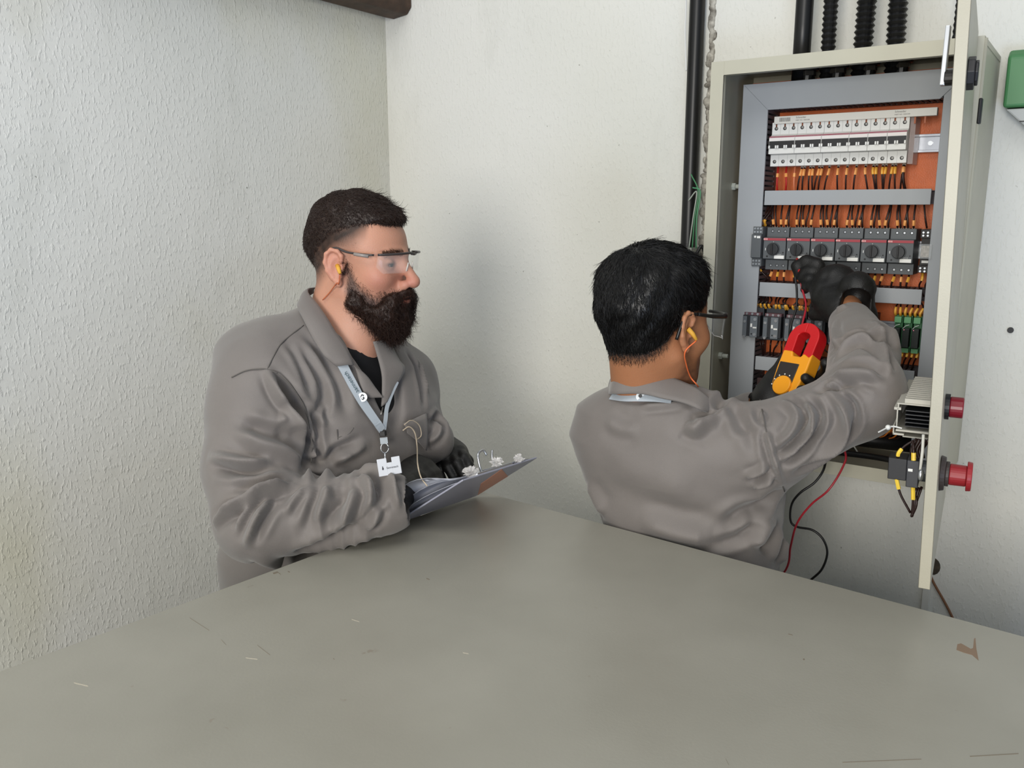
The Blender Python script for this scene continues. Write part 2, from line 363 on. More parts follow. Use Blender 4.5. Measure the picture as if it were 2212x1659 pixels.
duct('', WXR, -.238, 1.195, 1.958, 1.852, 0, False, mitre='R', label='upright grey cable duct beside the open enclosure door')
duct('', -.673, -.239, ZT, 1.957, 1.851, 0, True, mitre='T', label='grey cable duct across the top of the enclosure under the glands')
duct('', WXL + .003, WXR - .006, 1.709, 1.739, 1.853, 0, True, label='grey cable duct between the white breakers and the rotary motor breakers')
duct('', WXL + .003, WXR - .006, 1.516, 1.546, 1.853, 0, True, label='grey cable duct between the rotary breakers and the contactors')
duct('', WXL + .003, WXR - .006, 1.354, 1.384, 1.853, 0, True, label='grey cable duct below the contactors behind the clamp meter')
MB_ = MB().cyl((-.60, 1.905, 1.212), (-.26, 1.905, 1.222), .017, 16)
tag(MB_.build('black_sleeve', BLK2, smooth=True), 'thick black cable sleeve lying along the enclosure floor', 'cable')

# ---- DIN rails
def rail(x0, x1, z, label):
    t = thing('din_rail', ((x0 + x1) / 2, 1.925, z), label, 'mounting rail')
    MB().box(x0, x1, 1.926, 1.938, z - .013, z + .013).box(x0, x1, 1.919, 1.9265, z - .0175, z - .0125).box(x0, x1, 1.919, 1.9265, z + .0125, z + .0175).build('rail', mat('zinc rail', '#b9bdc6', .3, metal=.35), t, bevel=.0006)
    MB().cyl((x1 - .022, 1.926, z), (x1 - .022, 1.922, z), .0045, 14).build('screw', STEEL, t)
rail(-.612, -.292, 1.828, 'bright zinc rail end right of the white breakers')
rail(-.63, -.290, 1.62, 'zinc rail behind the rotary motor breakers')
rail(-.64, -.290, 1.455, 'zinc rail behind the contactors and green relays')

# ---- white circuit breakers
def breaker(x0, poles, lab):
    W = .01783; x1 = x0 + W * poles - .0004; xc = (x0 + x1) / 2; t = thing('circuit_breaker', (xc, 1.86, 1.787), lab, 'circuit breaker', 'white circuit breakers in the top row')
    yt = 1.866; yf = 1.858; ym = 1.850
    pr = [(1.919, 1.789), (yt, 1.789), (yt, 1.812), (ym, 1.8135), (ym, 1.8475), (yf + .002, 1.850), (yt, 1.8535), (yt, 1.878), (1.919, 1.878)]
    MB().prism(pr, 0, x0, x1).build('body', WHITE, t, bevel=.0005)
    g = MB()
    for i in range(1, poles): g.box(x0 + i * W - .0002, x0 + i * W + .0002, yt - .0004, yt + .001, 1.8535, 1.8775).box(x0 + i * W - .0002, x0 + i * W + .0002, yt - .0004, yt + .001, 1.7895, 1.812)
    g.build('pole_seam', mat('seam grey', '#a9aaa8', .6), t)
    MB().box(x0 + .0008, x1 - .0004, ym - .0006, ym + .002, 1.8245, 1.8392).build('toggle_slot', BLACK, t)
    tg = MB()
    for i in range(poles + 1):
        for s in ((1,) if i == 0 else (-1,) if i == poles else (-1, 1)):
            cx = x0 + i * W + s * .0021; tg.box(cx - .0014, cx + .0014, ym - .0045, ym, 1.8245, 1.8305)
    tg.build('toggle', mat('toggle white', '#e4e4e2', .35), t, bevel=.0004)
    MB().box(x0 + .0003, x1 - .0003, ym + .0024, ym + .0052, 1.8476, 1.8493).box(x0 + .0003, x1 - .0003, ym - .0003, ym + .001, 1.8461, 1.8474).build('colour_stripe', MAGENTA, t)
    MB().box(x0 + .0006, x1 - .0006, ym - .0004, ym + .001, 1.8402, 1.8455).build('rating_label', mat('rating label', '#dcd6d4', .5), t)
    for i in range(poles):
        cx = x0 + (i + .5) * W
        for z in (1.8655, 1.7985):
            h = MB().cyl((cx, yt - .0004, z), (cx, yt + .001, z), .0037, 18); h.build('screw_hole', BLACK, t)
            MB().cyl((cx + .0006, yt - .0007, z + .0004), (cx + .0006, yt + .001, z + .0004), .0022, 12).box(cx - .0012, cx + .0024, yt - .001, yt, z + .0001, z + .0007).build('terminal_screw', mat('screw grey', '#8c8a86', .4, metal=.5), t)
    return t
bx = -.612; first = {}
labs = ['white three-pole circuit breaker at the left end of the top row', 'white three-pole circuit breaker second along the top row', 'white three-pole circuit breaker in the middle of the top row',
        'white two-pole circuit breaker next to the middle three-pole breaker', 'white two-pole circuit breaker second from the bare rail end', 'white two-pole circuit breaker next to the bare rail end']
for i, n in enumerate((3, 3, 3, 2, 2, 2)):
    if n not in first: first[n] = (breaker(bx, n, labs[i]), bx)
    else:
        c = copy_tree(first[n][0], delta=(bx - first[n][1], 0, 0)); c['label'] = labs[i]
    bx += .01783 * n
MB().box(bx + .0005, bx + .010, 1.872, 1.918, 1.787, 1.876).build('terminal_cover', mat('smoky clear plastic', '#b8a8a4', .2, alpha=.55))
tag(bpy.data.objects['terminal_cover'], 'smoky clear end cover beside the last white breaker', 'cover')

def busbar():
    x0, x1 = -.607, -.297; t = thing('busbar_comb', (x0, 1.857, 1.876), 'long white insulated busbar comb with printed markings above the breakers', 'busbar')
    M = Matrix.Translation((0, 0, 0))
    MB().box(x0, x1, 1.860, 1.874, 1.8745, 1.8895).build('insulator', mat('busbar white', '#cfcdc6', .45), t, bevel=.0008)
    tb = MB()
    for i in range(17):
        cx = -.612 + .01783 * (i + .5)
        if cx < x1 - .004: tb.box(cx - .0016, cx + .0016, 1.866, 1.868, 1.862, 1.876)
    tb.build('copper_teeth', mat('dull copper', '#7e4a34', .4, metal=.6), t)
    ink = mat('grey ink', '#6d6b68', .6); br = MB(); x = x0 + .011; random.seed(3)
    while x < x0 + .034:
        w_ = random.choice((.0004, .0007, .0012)); br.box(x, x + w_, 1.8597, 1.8602, 1.8785, 1.8865); x += w_ + random.choice((.0006, .0009))
    br.build('barcode', ink, t)
    for xx in (-.562, -.372):
        text_mesh('printed_name', 'Schneider', .0052, face_M(xx, 1.8598, 1.8836), ink, t)
        text_mesh('printed_name', 'PART NO. 10201540', .0032, face_M(xx, 1.8598, 1.8788), ink, t)
busbar()

# ---- rotary motor protection breakers
def motor_breaker(x0, lab):
    W = .0475; x1 = x0 + W; t = thing('motor_breaker', (x0 + W / 2, 1.85, 1.57), lab, 'motor breaker', 'grey rotary motor breakers')
    pr = [(1.919, 1.573), (1.868, 1.573), (1.868, 1.594), (1.849, 1.597), (1.849, 1.6415), (1.868, 1.6425), (1.868, 1.6625), (1.919, 1.6625)]
    MB().prism(pr, 0, x0, x1).build('body', DGREY, t, bevel=.0007)
    MB().box(x0 + .0004, x1 - .0002, 1.8478, 1.850, 1.6355, 1.6405).build('colour_stripe', REDST, t)
    MB().box(x0 + .0005, x0 + .0085, 1.8472, 1.849, 1.6365, 1.6395).build('maker_plate', mat('maker plate', '#e9c9c6', .5), t)
    text_mesh('maker_name', 'ABB', .0036, face_M(x0 + .0012, 1.8471, 1.6368), mat('maker red', '#c01f2a', .5), t)
    cx, cz = x0 + .0215, 1.6175
    MB().cyl((cx, 1.849, cz), (cx, 1.8475, cz), .0142, 32).build('dial_ring', DGREY2, t)
    kn = MB().cyl((cx, 1.8478, cz), (cx, 1.841, cz), .0124, 32, .0118).build('knob', mat('knob dark', '#26282b', .4), t, bevel=.0006)
    MB().box(cx - .0016, cx + .0016, 1.836, 1.8412, cz - .0112, cz + .0112).build('grip_bar', BLACK, kn, bevel=.0005)
    MB().prism([(cx - .0006, cz + .0145), (cx + .0006, cz + .0145), (cx, cz + .0165)], 1, 1.8484, 1.849).box(cx - .017, cx - .0158, 1.8484, 1.849, cz - .003, cz + .002).build('dial_mark', LABEL, t)
    MB().cyl((x0 + .0425, 1.8493, 1.6105), (x0 + .0425, 1.8485, 1.6105), .0015, 10).cyl((x0 + .009, 1.8493, 1.602), (x0 + .009, 1.8485, 1.602), .002, 12).build('test_hole', BLACK, t)
    MB().box(x0 + .0245, x0 + .0455, 1.8478, 1.8495, 1.5975, 1.6045).build('white_tag', LABEL, t)
    text_mesh('type_print', 'MS116-4.0', .0024, face_M(x0 + .029, 1.8487, 1.6058), LABEL, t)
    for i in range(3):
        xx = x0 + .012 + i * .0135
        for z in (1.6545, 1.582):
            MB().cyl((xx, 1.8682, z), (xx, 1.8676, z), .0031, 16).build('screw_hole', BLACK, t)
            MB().cyl((xx + .0003, 1.868, z), (xx + .0003, 1.8672, z), .0020, 12).build('terminal_screw', STEEL, t)
    MB().box(x0 + .0001, x0 + .0009, 1.8676, 1.869, 1.574, 1.662).build('side_gap', BLACK, t)
    return t
mlab = ['grey rotary motor breaker at the left end of its row, above the black wires', 'grey rotary motor breaker whose label is half covered by the raised gloved thumb', 'grey rotary motor breaker directly above the raised gloved fingers',
        'grey rotary motor breaker above the back of the raised glove', 'grey rotary motor breaker second from the clear plug-in relay', 'grey rotary motor breaker next to the clear plug-in relay']
mb0 = motor_breaker(-.611, mlab[0])
for i in range(1, 6):
    c = copy_tree(mb0, delta=(.0497 * i, 0, 0)); c['label'] = mlab[i]
def side_module():
    x0, x1 = -.6345, -.6135; t = thing('auxiliary_contact_block', (x0, 1.85, 1.575), 'narrow grey relay module squeezed left of the rotary motor breakers', 'relay')
    MB().prism([(1.919, 1.58), (1.848, 1.58), (1.848, 1.597), (1.839, 1.599), (1.839, 1.6475), (1.848, 1.649), (1.848, 1.664), (1.919, 1.664)], 0, x0, x1).build('body', DGREY, t, bevel=.0006)
    MB().cyl((x0 + .008, 1.8384, 1.643), (x0 + .008, 1.840, 1.643), .0024, 14).box(x0 + .012, x0 + .019, 1.8385, 1.840, 1.640, 1.6445).build('indicator', LABEL, t)
    s = MB()
    for i in range(3):
        for z in (1.660, 1.653, 1.592, 1.585): s.cyl((x0 + .004 + i * .0065, 1.849, z), (x0 + .004 + i * .0065, 1.8465, z), .0022, 10)
    s.build('terminal_screw', STEEL, t)
side_module()
def plug_relay():
    x0, x1 = -.307, -.291; x1 = -.280; t = thing('plug_in_relay', (x0, 1.86, 1.575), 'small clear plug-in relay on a black socket right of the motor breakers', 'relay')
    MB().box(x0, x1, 1.880, 1.919, 1.578, 1.662).box(x0, x1, 1.866, 1.882, 1.578, 1.592).box(x0, x1, 1.866, 1.882, 1.645, 1.662).build('socket', mat('socket black', '#221f1d', .5), t, bevel=.0006)
    MB().box(x0 + .002, x1 - .002, 1.848, 1.880, 1.606, 1.634).build('clear_housing', CLEAR, t, bevel=.001)
    MB().box(x0 + .005, x1 - .006, 1.853, 1.879, 1.609, 1.631).build('coil', mat('relay coil', '#b7aea0', .4, col2='#7a6f60', vscale=160), t)
    MB().box(x0 + .006, x1 - .008, 1.8655, 1.8675, 1.597, 1.602).build('white_tag', LABEL, t)
    s = MB()
    for i in range(3):
        for z in (1.656, 1.650, 1.587, 1.581): s.cyl((x0 + .005 + i * .008, 1.8665, z), (x0 + .005 + i * .008, 1.8645, z), .002, 10)
    s.build('terminal_screw', STEEL, t)
plug_relay()

# ---- contactors
def contactor(x0, lab):
    W = .040; t = thing('contactor', (x0 + W / 2, 1.84, 1.43), lab, 'contactor', 'black contactors in the third row')
    MB().box(x0, x0 + W, 1.866, 1.919, 1.420, 1.490).build('base', mat('contactor base', '#2c2f34', .5), t, bevel=.0008)
    MB().box(x0 + .001, x0 + W - .001, 1.846, 1.874, 1.428, 1.474).build('body', mat('contactor body', '#23262b', .45), t, bevel=.0008)
    MB().box(x0 + .018, x0 + .034, 1.8425, 1.850, 1.4265, 1.4725).build('front_face', mat('contactor face', '#666c72', .5), t, bevel=.0006)
    MB().box(x0 + .002, x0 + W - .002, 1.850, 1.876, 1.472, 1.480).build('terminal_shroud', mat('mauve shroud', '#5d4148', .5), t, bevel=.0008)
    MB().box(x0 + .008, x0 + W - .004, 1.880, 1.905, 1.485, 1.496).build('surge_block', mat('surge block', '#6f6f66', .5), t, bevel=.0008)
    MB().box(x0 + .0195, x0 + .0235, 1.8415, 1.843, 1.449, 1.4565).box(x0 + .025, x0 + .033, 1.8415, 1.843, 1.4465, 1.4495).build('white_mark', LABEL, t)
    s = MB()
    for z in (1.466, 1.433): s.cyl((x0 + .029, 1.8428, z), (x0 + .029, 1.841, z), .0034, 12).cyl((x0 + .0055, 1.8455, z - .006), (x0 + .0055, 1.8435, z - .006), .0030, 12)
    for i in range(3): s.cyl((x0 + .008 + i * .012, 1.851, 1.477), (x0 + .008 + i * .012, 1.8485, 1.477), .0026, 10)
    s.build('terminal_screw', STEEL, t)
    MB().box(x0 + .001, x0 + .010, 1.8445, 1.850, 1.4275, 1.4715).build('auxiliary_contact', mat('aux grey', '#5b6167', .5), t, bevel=.0005)
    b = MB()
    for z in (1.460, 1.440): b.cyl((x0 + .0225, 1.8428, z - .006), (x0 + .0225, 1.8418, z - .006), .0016, 8)
    b.build('slot_mark', BLACK, t)
    return t
cl = ['black contactor at the left end of the third row', 'black contactor second from the left in the third row', 'black contactor directly behind the red and black test leads', 'black contactor behind the red clamp jaw', 'black contactor beside the raised grey sleeve', 'black contactor hidden partly behind the raised sleeve']
ct0 = contactor(-.647, cl[0])
for i in range(1, 6):
    c = copy_tree(ct0, delta=(.0455 * i + (.001 if i > 1 else 0), 0, 0)); c['label'] = cl[i]
def relay_board(x0, lab):
    t = thing('relay_module', (x0 + .008, 1.85, 1.42), lab, 'relay', 'slim green relay modules')
    MB().box(x0, x0 + .0148, 1.872, 1.919, 1.418, 1.492).build('board', GREEN, t, bevel=.0005)
    MB().box(x0 + .001, x0 + .0138, 1.850, 1.873, 1.430, 1.468).build('relay_can', mat('relay can', '#1d2422', .35), t, bevel=.0006)
    MB().box(x0 + .001, x0 + .0138, 1.858, 1.872, 1.478, 1.490).box(x0 + .001, x0 + .0138, 1.858, 1.872, 1.4185, 1.4275).build('terminal_strip', mat('light green terminal', '#5f9a6c', .5), t, bevel=.0005)
    MB().tube([(x0 + .002, 1.849, 1.468), (x0 + .007, 1.846, 1.474), (x0 + .013, 1.849, 1.476)], .0007, 6).build('retaining_clip', mat('wire clip', '#c6cbc8', .3), t)
    MB().cyl((x0 + .004, 1.8495, 1.4655), (x0 + .004, 1.8505, 1.4655), .0012, 8).build('indicator', mat('pink indicator', '#e58aa0', .4), t)
    return t
gl = ['slim green relay module nearest the raised sleeve', 'slim green relay module second from the enclosure door', 'slim green relay module nearest the enclosure door']
rb0 = relay_board(-.3405, gl[0])
for i in (1, 2):
    c = copy_tree(rb0, delta=(.0176 * i, 0, 0)); c['label'] = gl[i]

# ---- wires
GW = {'a': ('dark wire with marker sleeve', 'wires hanging below the white breakers'),
      'r': ('red wire', 'red wires below the white breakers'),
      'b': ('dark wire entering from above', 'wires above the rotary motor breakers'),
      'c': ('dark wire leaving below', 'wires below the rotary motor breakers'),
      'd': ('marked dark wire entering from above', 'wires above the contactors'),
      'e': ('dark wire leaving below', 'wires below the contactors'),
      'f': ('yellow marked wire on the lower terminal blocks', 'wires on the lower terminal blocks')}
ORD = ('first', 'second', 'third', 'fourth', 'fifth', 'sixth')
def where(x, g):
    if g in 'ar': k = next((i for i, e in enumerate((-.5585, -.505, -.4515, -.4158, -.380)) if x < e), 5); return ' under the %s breaker from the left' % ORD[k]
    if g in 'bc': k = min(5, max(0, int((x + .612) / .0497))); return (' at the %s rotary breaker from the left' % ORD[k]) if -.612 < x < -.313 else (' at the narrow left relay' if x < -.612 else ' at the clear plug-in relay')
    if g in 'de': k = int((x + .647) / .0457); return (' at the %s contactor from the left' % ORD[k]) if x < -.373 and k < 6 else ' at the green relay modules'
    return ''
def wire(pts, r, m, g, mk=None, mkm=None, fer=False):
    P = spline(pts, 5); r = r * 1.18; o = MB().tube(P, r, 6).build('control_wire', m, smooth=True); tag(o, GW[g][0] + where(P[0][0], g), 'wire', GW[g][1])
    if mk:
        L_ = len(P) - 1; a, b = int(mk[0] * L_), max(int(mk[0] * L_) + 1, int(mk[1] * L_)); MB().tube(P[a:b + 1], r + .0011, 6).build('marker_sleeve', mkm or PEACH, o)
    if fer: MB().cyl(P[0], P[0] + (P[1] - P[0]) * 1.6, r + .0009, 8).build('ferrule', FERR, o)
    return o
random.seed(11)
R = random.uniform
for i in range(15):
    x = -.612 + .01783 * (i + .5) + .001
    if i < 3:
        wire([(x, 1.89, 1.79), (x + .001, 1.885, 1.775), (x + R(-.001, .003), 1.885, 1.755), (x + R(-.002, .004), 1.89, 1.735)], .0017, WRED if i != 2 else mat('pale red wire', '#cf7a55', .4), 'r', (.38, .5))
    else:
        k = 2 if (i in (3, 4, 5, 11, 12, 13)) else 1
        for j in range(k):
            dx = (j - .5) * .006 if k == 2 else 0
            e = R(-.010, .004) if i < 9 else R(-.004, .008)
            wire([(x + dx, 1.89, 1.79), (x + dx, 1.883, 1.776), (x + dx + e * .5, 1.883, 1.757), (x + dx + e, 1.89, 1.733)], .0015, WBLK, 'a', (.22, .5), YEL if i > 10 else PEACH, True)
wire([(-.352, 1.89, 1.79), (-.352, 1.882, 1.775), (-.350, 1.882, 1.755), (-.345, 1.89, 1.733)], .0024, WBLK, 'a', (.2, .42), PEACH, True)
for i in range(18):
    mb, p = divmod(i, 3); x = -.611 + .0497 * mb + .012 + p * .0135
    k = 2 if (i % 4 != 1) else 1
    for j in range(k):
        dx = (j - .5) * .0058 if k == 2 else 0; e = R(-.004, .004)
        wire([(x + dx, 1.885, 1.660), (x + dx, 1.878, 1.672), (x + dx + e, 1.878, 1.692), (x + dx * .5 + e * 1.5, 1.886, 1.716)], .0016, WBLK, 'b', (.3, .5) if j == 0 else None, PEACH, True)
    e = R(-.004, .003); wire([(x - .001, 1.885, 1.576), (x - .001, 1.88, 1.565), (x + e - .001, 1.88, 1.552), (x + e * 1.5, 1.886, 1.535)], .0016, WBLK, 'c', (.3, .58), YEL if i % 2 else PEACH, True)
for i, x in enumerate((-.632, -.626, -.620)):
    wire([(x, 1.885, 1.664), (x + .001, 1.872, 1.676), (x + .010, 1.878, 1.692), (x + .014, 1.886, 1.708)], .0017, WBLK, 'b', (.1, .42), YEL)
    if i < 2: wire([(x, 1.885, 1.582), (x + .004, 1.872, 1.570), (x + (.018 if i else .004), 1.874, 1.555), (x + .01, 1.884, 1.540)], .0015, WBLK, 'c', (.1, .4), YEL)
for x in (-.300, -.289):
    wire([(x, 1.885, 1.580), (x + .002, 1.872, 1.565), (x - .003, 1.878, 1.55), (x + .006, 1.886, 1.530)], .0014, WBLK, 'c', (.1, .45), YEL)
wire([(-.300, 1.885, 1.664), (-.304, 1.880, 1.685), (-.309, 1.884, 1.712)], .0015, WBLK, 'b')
for i in range(26):
    x = -.632 + i * .0098 + R(-.002, .002)
    if -.372 < x < -.345: continue
    wire([(x, 1.872, 1.487), (x + R(-.003, .003), 1.862, 1.497), (x + R(-.008, .008), 1.868, 1.508), (x + R(-.012, .012), 1.884, 1.522)], R(.0012, .0017), WBLK, 'd', (.1, .42), random.choice((YEL, PEACH, YEL)))
for i in range(20):
    x = -.628 + i * .0128 + R(-.003, .003)
    wire([(x, 1.878, 1.424), (x + R(-.004, .004), 1.868, 1.412), (x + R(-.01, .01), 1.872, 1.398), (x + R(-.014, .014), 1.886, 1.378)], R(.0012, .0017), WBLK, 'e', (.1, .36) if i > 11 else None, YEL)
for i in range(6):
    x = -.340 + i * .0092
    wire([(x, 1.872, 1.489), (x, 1.862, 1.498), (x + R(-.002, .004), 1.868, 1.510), (x + R(-.006, .006), 1.884, 1.520)], .0013, WBLK, 'd', (.15, .6), YEL)
    wire([(x, 1.872, 1.421), (x + .001, 1.862, 1.412), (x - .004, 1.868, 1.400), (x - .010, 1.884, 1.380)], .0013, WBLK, 'e', (.1, .45), YEL)

# ---- lower terminals (right of the sleeve) and the dark block at lower left
def terminal(x0, z0, lab):
    t = thing('terminal_block', (x0 + .004, 1.86, z0), lab, 'terminal block', 'clear topped terminal blocks at the bottom')
    MB().box(x0, x0 + .0075, 1.885, 1.919, z0, z0 + .055).build('body', mat('terminal khaki', '#7b7463', .5), t, bevel=.0004)
    MB().box(x0 + .0008, x0 + .0067, 1.866, 1.886, z0 + .018, z0 + .040).build('fuse_cap', CLEAR, t, bevel=.0005)
    MB().cyl((x0 + .0037, 1.8855, z0 + .009), (x0 + .0037, 1.883, z0 + .009), .0022, 10).cyl((x0 + .0037, 1.8855, z0 + .048), (x0 + .0037, 1.883, z0 + .048), .0022, 10).build('terminal_screw', STEEL, t)
    return t
tb0 = terminal(-.402, 1.262, 'slim terminal block with clear fuse cap in the bottom row')
for i in range(1, 13): copy_tree(tb0, delta=(.0084 * i, 0, 0))
tag(tb0, 'slim terminal block with clear fuse cap in the bottom row')
for i in range(11):
    x = -.396 + i * .0092
    wire([(x, 1.885, 1.264), (x - .002, 1.87, 1.252), (x - .010, 1.872, 1.240), (x - .022, 1.885, 1.232)], .0014, mat('orange wire', '#c8722c', .4) if i % 2 else WBLK, 'f', (.1, .4), YEL)
    if i % 2: wire([(x, 1.885, 1.316), (x + .001, 1.868, 1.326), (x - .004, 1.874, 1.338), (x, 1.886, 1.352)], .0014, WBLK, 'f', (.2, .7), YEL)
def psu():
    t = thing('power_supply', (-.585, 1.84, 1.255), 'dark boxed power supply at the lower left inside the enclosure', 'power supply')
    MB().box(-.612, -.50, 1.86, 1.919, 1.235, 1.335).build('case', mat('dark maroon case', '#3c2a29', .5), t, bevel=.001)
    MB().box(-.612, -.595, 1.853, 1.861, 1.25, 1.32).build('terminal_strip', DGREY2, t)
    s = MB()
    for i in range(5): s.cyl((-.603, 1.854, 1.258 + i * .013), (-.603, 1.851, 1.258 + i * .013), .003, 10)
    s.build('terminal_screw', STEEL, t)
psu()

# ---- hardware on the door
def door_things():
    # vented housing on the inner face
    t = thing('vented_housing', L2W(LD - .14, -.05, 1.40), 'grey vented plastic housing fixed inside the open door', 'housing')
    xa, xb = LD - .335, LD - .125; zc = 1.393; y0, y1 = -.016, -.066
    sh = MB(); T = .002
    sh.box(xa, xb, y1, y0, zc + .018, zc + .020, DM).box(xa, xb, y1, y1 + T, zc - .018, zc + .012, DM).box(xa, xb, y1, y0, zc - .024, zc - .021, DM)
    sh.box(xa, xb, y1 - .004, y1 + .006, zc + .009, zc + .013, DM).box(xa, xb, y1 + .001, y1 + .003, zc + .01, zc + .019, DM).box(xa, xb, y1 - .004, y1 + .012, zc - .030, zc - .027, DM).box(xa, xb, y1 - .004, y1 - .002, zc - .030, zc - .015, DM)
    sh.box(xa, xb, y1 + .01, y0, zc - .032, zc - .0305, DM)
    n = 13
    for i in range(n):
        x = xa + (xb - xa) * (i + .5) / n; sh.box(x - .0045, x + .0045, y1 + .010, y0, zc + .020, zc + .027, DM)
    sh.build('shell', mat('housing grey', '#bdbab0', .45), t, bevel=.0005)
    f = MB()
    for i in range(5): f.box(xa + .01, xb - .003, y1 + .012, y0, zc - .016 + i * .006, zc - .0145 + i * .006, DM)
    f.box(xa, xa + .004, y1 + .004, y0, zc - .018, zc + .016, DM)
    f.build('inner_fin', mat('dark fin', '#1f2126', .4), t)
    # red push button
    def btn(px, py, px0):
        pass
    t = thing('push_button', L2W(LD - .10, 0, 1.405), 'small dark red push button on the outside of the door', 'push button')
    z = 1.422; x = LD - .088
    MB().cyl(L2W(x, 0, z), L2W(x, .006, z), .0185, 24).build('collar', BLACK, t)
    MB().cyl(L2W(x, .006, z), L2W(x, .024, z), .0150, 24).build('cap', mat('dark red cap', '#761422', .35), t, bevel=.0015)
    MB().cyl(L2W(x, -.002, z), L2W(x, -.0145, z), .012, 16).build('threaded_shank', BLACK, t)
    t = thing('emergency_stop', L2W(LD - .09, 0, 1.29), 'red mushroom emergency stop button low on the outside of the door', 'emergency stop button')
    z = 1.327; x = LD - .072
    MB().cyl(L2W(x, 0, z), L2W(x, .007, z), .026, 28, .024).cyl(L2W(x, .007, z), L2W(x, .012, z), .018, 24).build('collar', mat('brown black collar', '#3c3432', .5), t, bevel=.001)
    MB().cyl(L2W(x, .012, z), L2W(x, .034, z), .0155, 28, .0150).cyl(L2W(x, .034, z), L2W(x, .041, z), .0215, 32, .0205).build('mushroom_cap', mat('emergency red', '#922026', .4), t, bevel=.0012)
    MB().box(x - .017, x + .017, -.068, -.043, z - .014, z + .018, DM).build('contact_block', BLACK, t, bevel=.001)
    MB().box(x - .019, x + .019, -.043, -.027, z - .022, z + .018, DM).build('contact_carrier', mat('carrier black', '#2a2b30', .35), t, bevel=.001)
    MB().cyl(L2W(x, -.012, z), L2W(x, -.03, z), .0155, 20).build('threaded_shank', DGREY2, t)
    MB().sphere(L2W(x + .018, -.024, z - .002), (.0045, .006, .009)).build('locking_screw', STEEL, t, smooth=True)
    MB().box(x + .0195, x + .0201, -.041, -.035, z + .002, z + .006, DM).build('white_tag', LABEL, t)
    # wires at the back of the stop button
    G = ('black wires with yellow markers behind the emergency stop button', 'wires on the emergency stop contacts')
    def dw(pts, r, m, mk=None):
        low = min(q[2] for q in pts) < z - .03; base = 'white wire' if m.name == 'white wire' else 'black wire'
        lb = base + (' with yellow marker sleeve' if mk else '') + (' looping below the emergency stop contacts' if low else ' rising from the emergency stop contacts to the vented housing')
        P = spline([L2W(q[0], q[1] * .56, q[2]) for q in pts], 6); o = MB().tube(P, r, 7).build('button_wire', m, smooth=True); tag(o, lb, 'wire', G[1])
        if mk: L_ = len(P) - 1; MB().tube(P[int(mk[0] * L_):int(mk[1] * L_) + 1], r + .0012, 7).build('marker_sleeve', mat('bright yellow marker', '#e7c443', .4), o)
    for i in range(3):
        a = i * .006
        dw([(x + .012 - a, -.060 - a * .3, z - .020), (x + .014, -.057 + i * .004, z - .045), (x + .012, -.058, z - .066), (x + .012, -.056, z - .060), (x + .012 - a, -.052 + a, z - .024)], .0019, WBLK, (.02, .22) if i == 0 else None)
    dw([(x + .014, -.100, z - .013), (x + .014, -.088, z - .036), (x + .013, -.062, z - .062)], .0018, WBLK, (.0, .35))
    dw([(x + .012, -.100, z + .018), (x + .012, -.098, z + .026), (x + .006, -.084, z + .036), (x, -.06, z + .046)], .0017, WBLK, (.15, .5))
    dw([(x + .016, -.062, z + .018), (x + .014, -.064, z + .034), (x + .005, -.068, z + .044)], .002, WBLK, (.05, .4))
    for i in range(5):
        dw([(x + .01 - i * .006, -.058 + i * .004, z + .015), (x - .004 * i, -.070 + i * .006, z + .028), (x - .01, -.060 + i * .007, z + .044)], .0026, WBLK)
    dw([(x + .015, -.046, z + .004), (x + .014, -.043, z + .03), (x + .005, -.044, z + .055)], .0022, mat('white wire', '#cfcfc8', .4))
    P = spline([L2W(x, -.085, z + .05), L2W(x - .02, -.07, z + .056), L2W(x - .02, -.055, z + .055)], 4)
    tag(MB().tube(P, .0012, 6).sphere(P[3], .004).build('cable_tie', mat('white nylon', '#d8d8d4', .4)), 'white nylon cable tie tail beside the door wiring', 'cable tie')
door_things()
for k, (pts, r, m) in enumerate([([(-.47, 1.87, 1.215), (-.41, 1.855, 1.232), (-.395, 1.85, 1.262), (-.365, 1.86, 1.285)], .0028, BLK2), ([(-.46, 1.87, 1.205), (-.405, 1.85, 1.215), (-.388, 1.846, 1.255), (-.350, 1.86, 1.280)], .0028, BLK2),
                                 ([(-.385, 1.84, 1.205), (-.396, 1.842, 1.225), (-.380, 1.845, 1.25), (-.345, 1.86, 1.275)], .0016, mat('white wire', '#cfcfc8', .4))]):
    tag(MB().tube(spline(pts, 8), r, 8).build('looped_cable', m, smooth=True), ['black cable looping over the enclosure floor, outer of two', 'black cable looping over the enclosure floor, inner of two', 'thin white wire looping over the black enclosure cables'][k], 'cable')
# cable along the floor of the enclosure to the door
tag(MB().tube(spline([(-.56, 1.80, 1.208), (-.42, 1.79, 1.212), (-.33, 1.76, 1.222), (-.25, 1.66, 1.245), (-.225, 1.45, 1.30), (-.222, 1.36, 1.325)], 8), .006, 10).build('door_cable', BLK2, smooth=True), 'black cable running from the enclosure floor to the open door', 'cable')

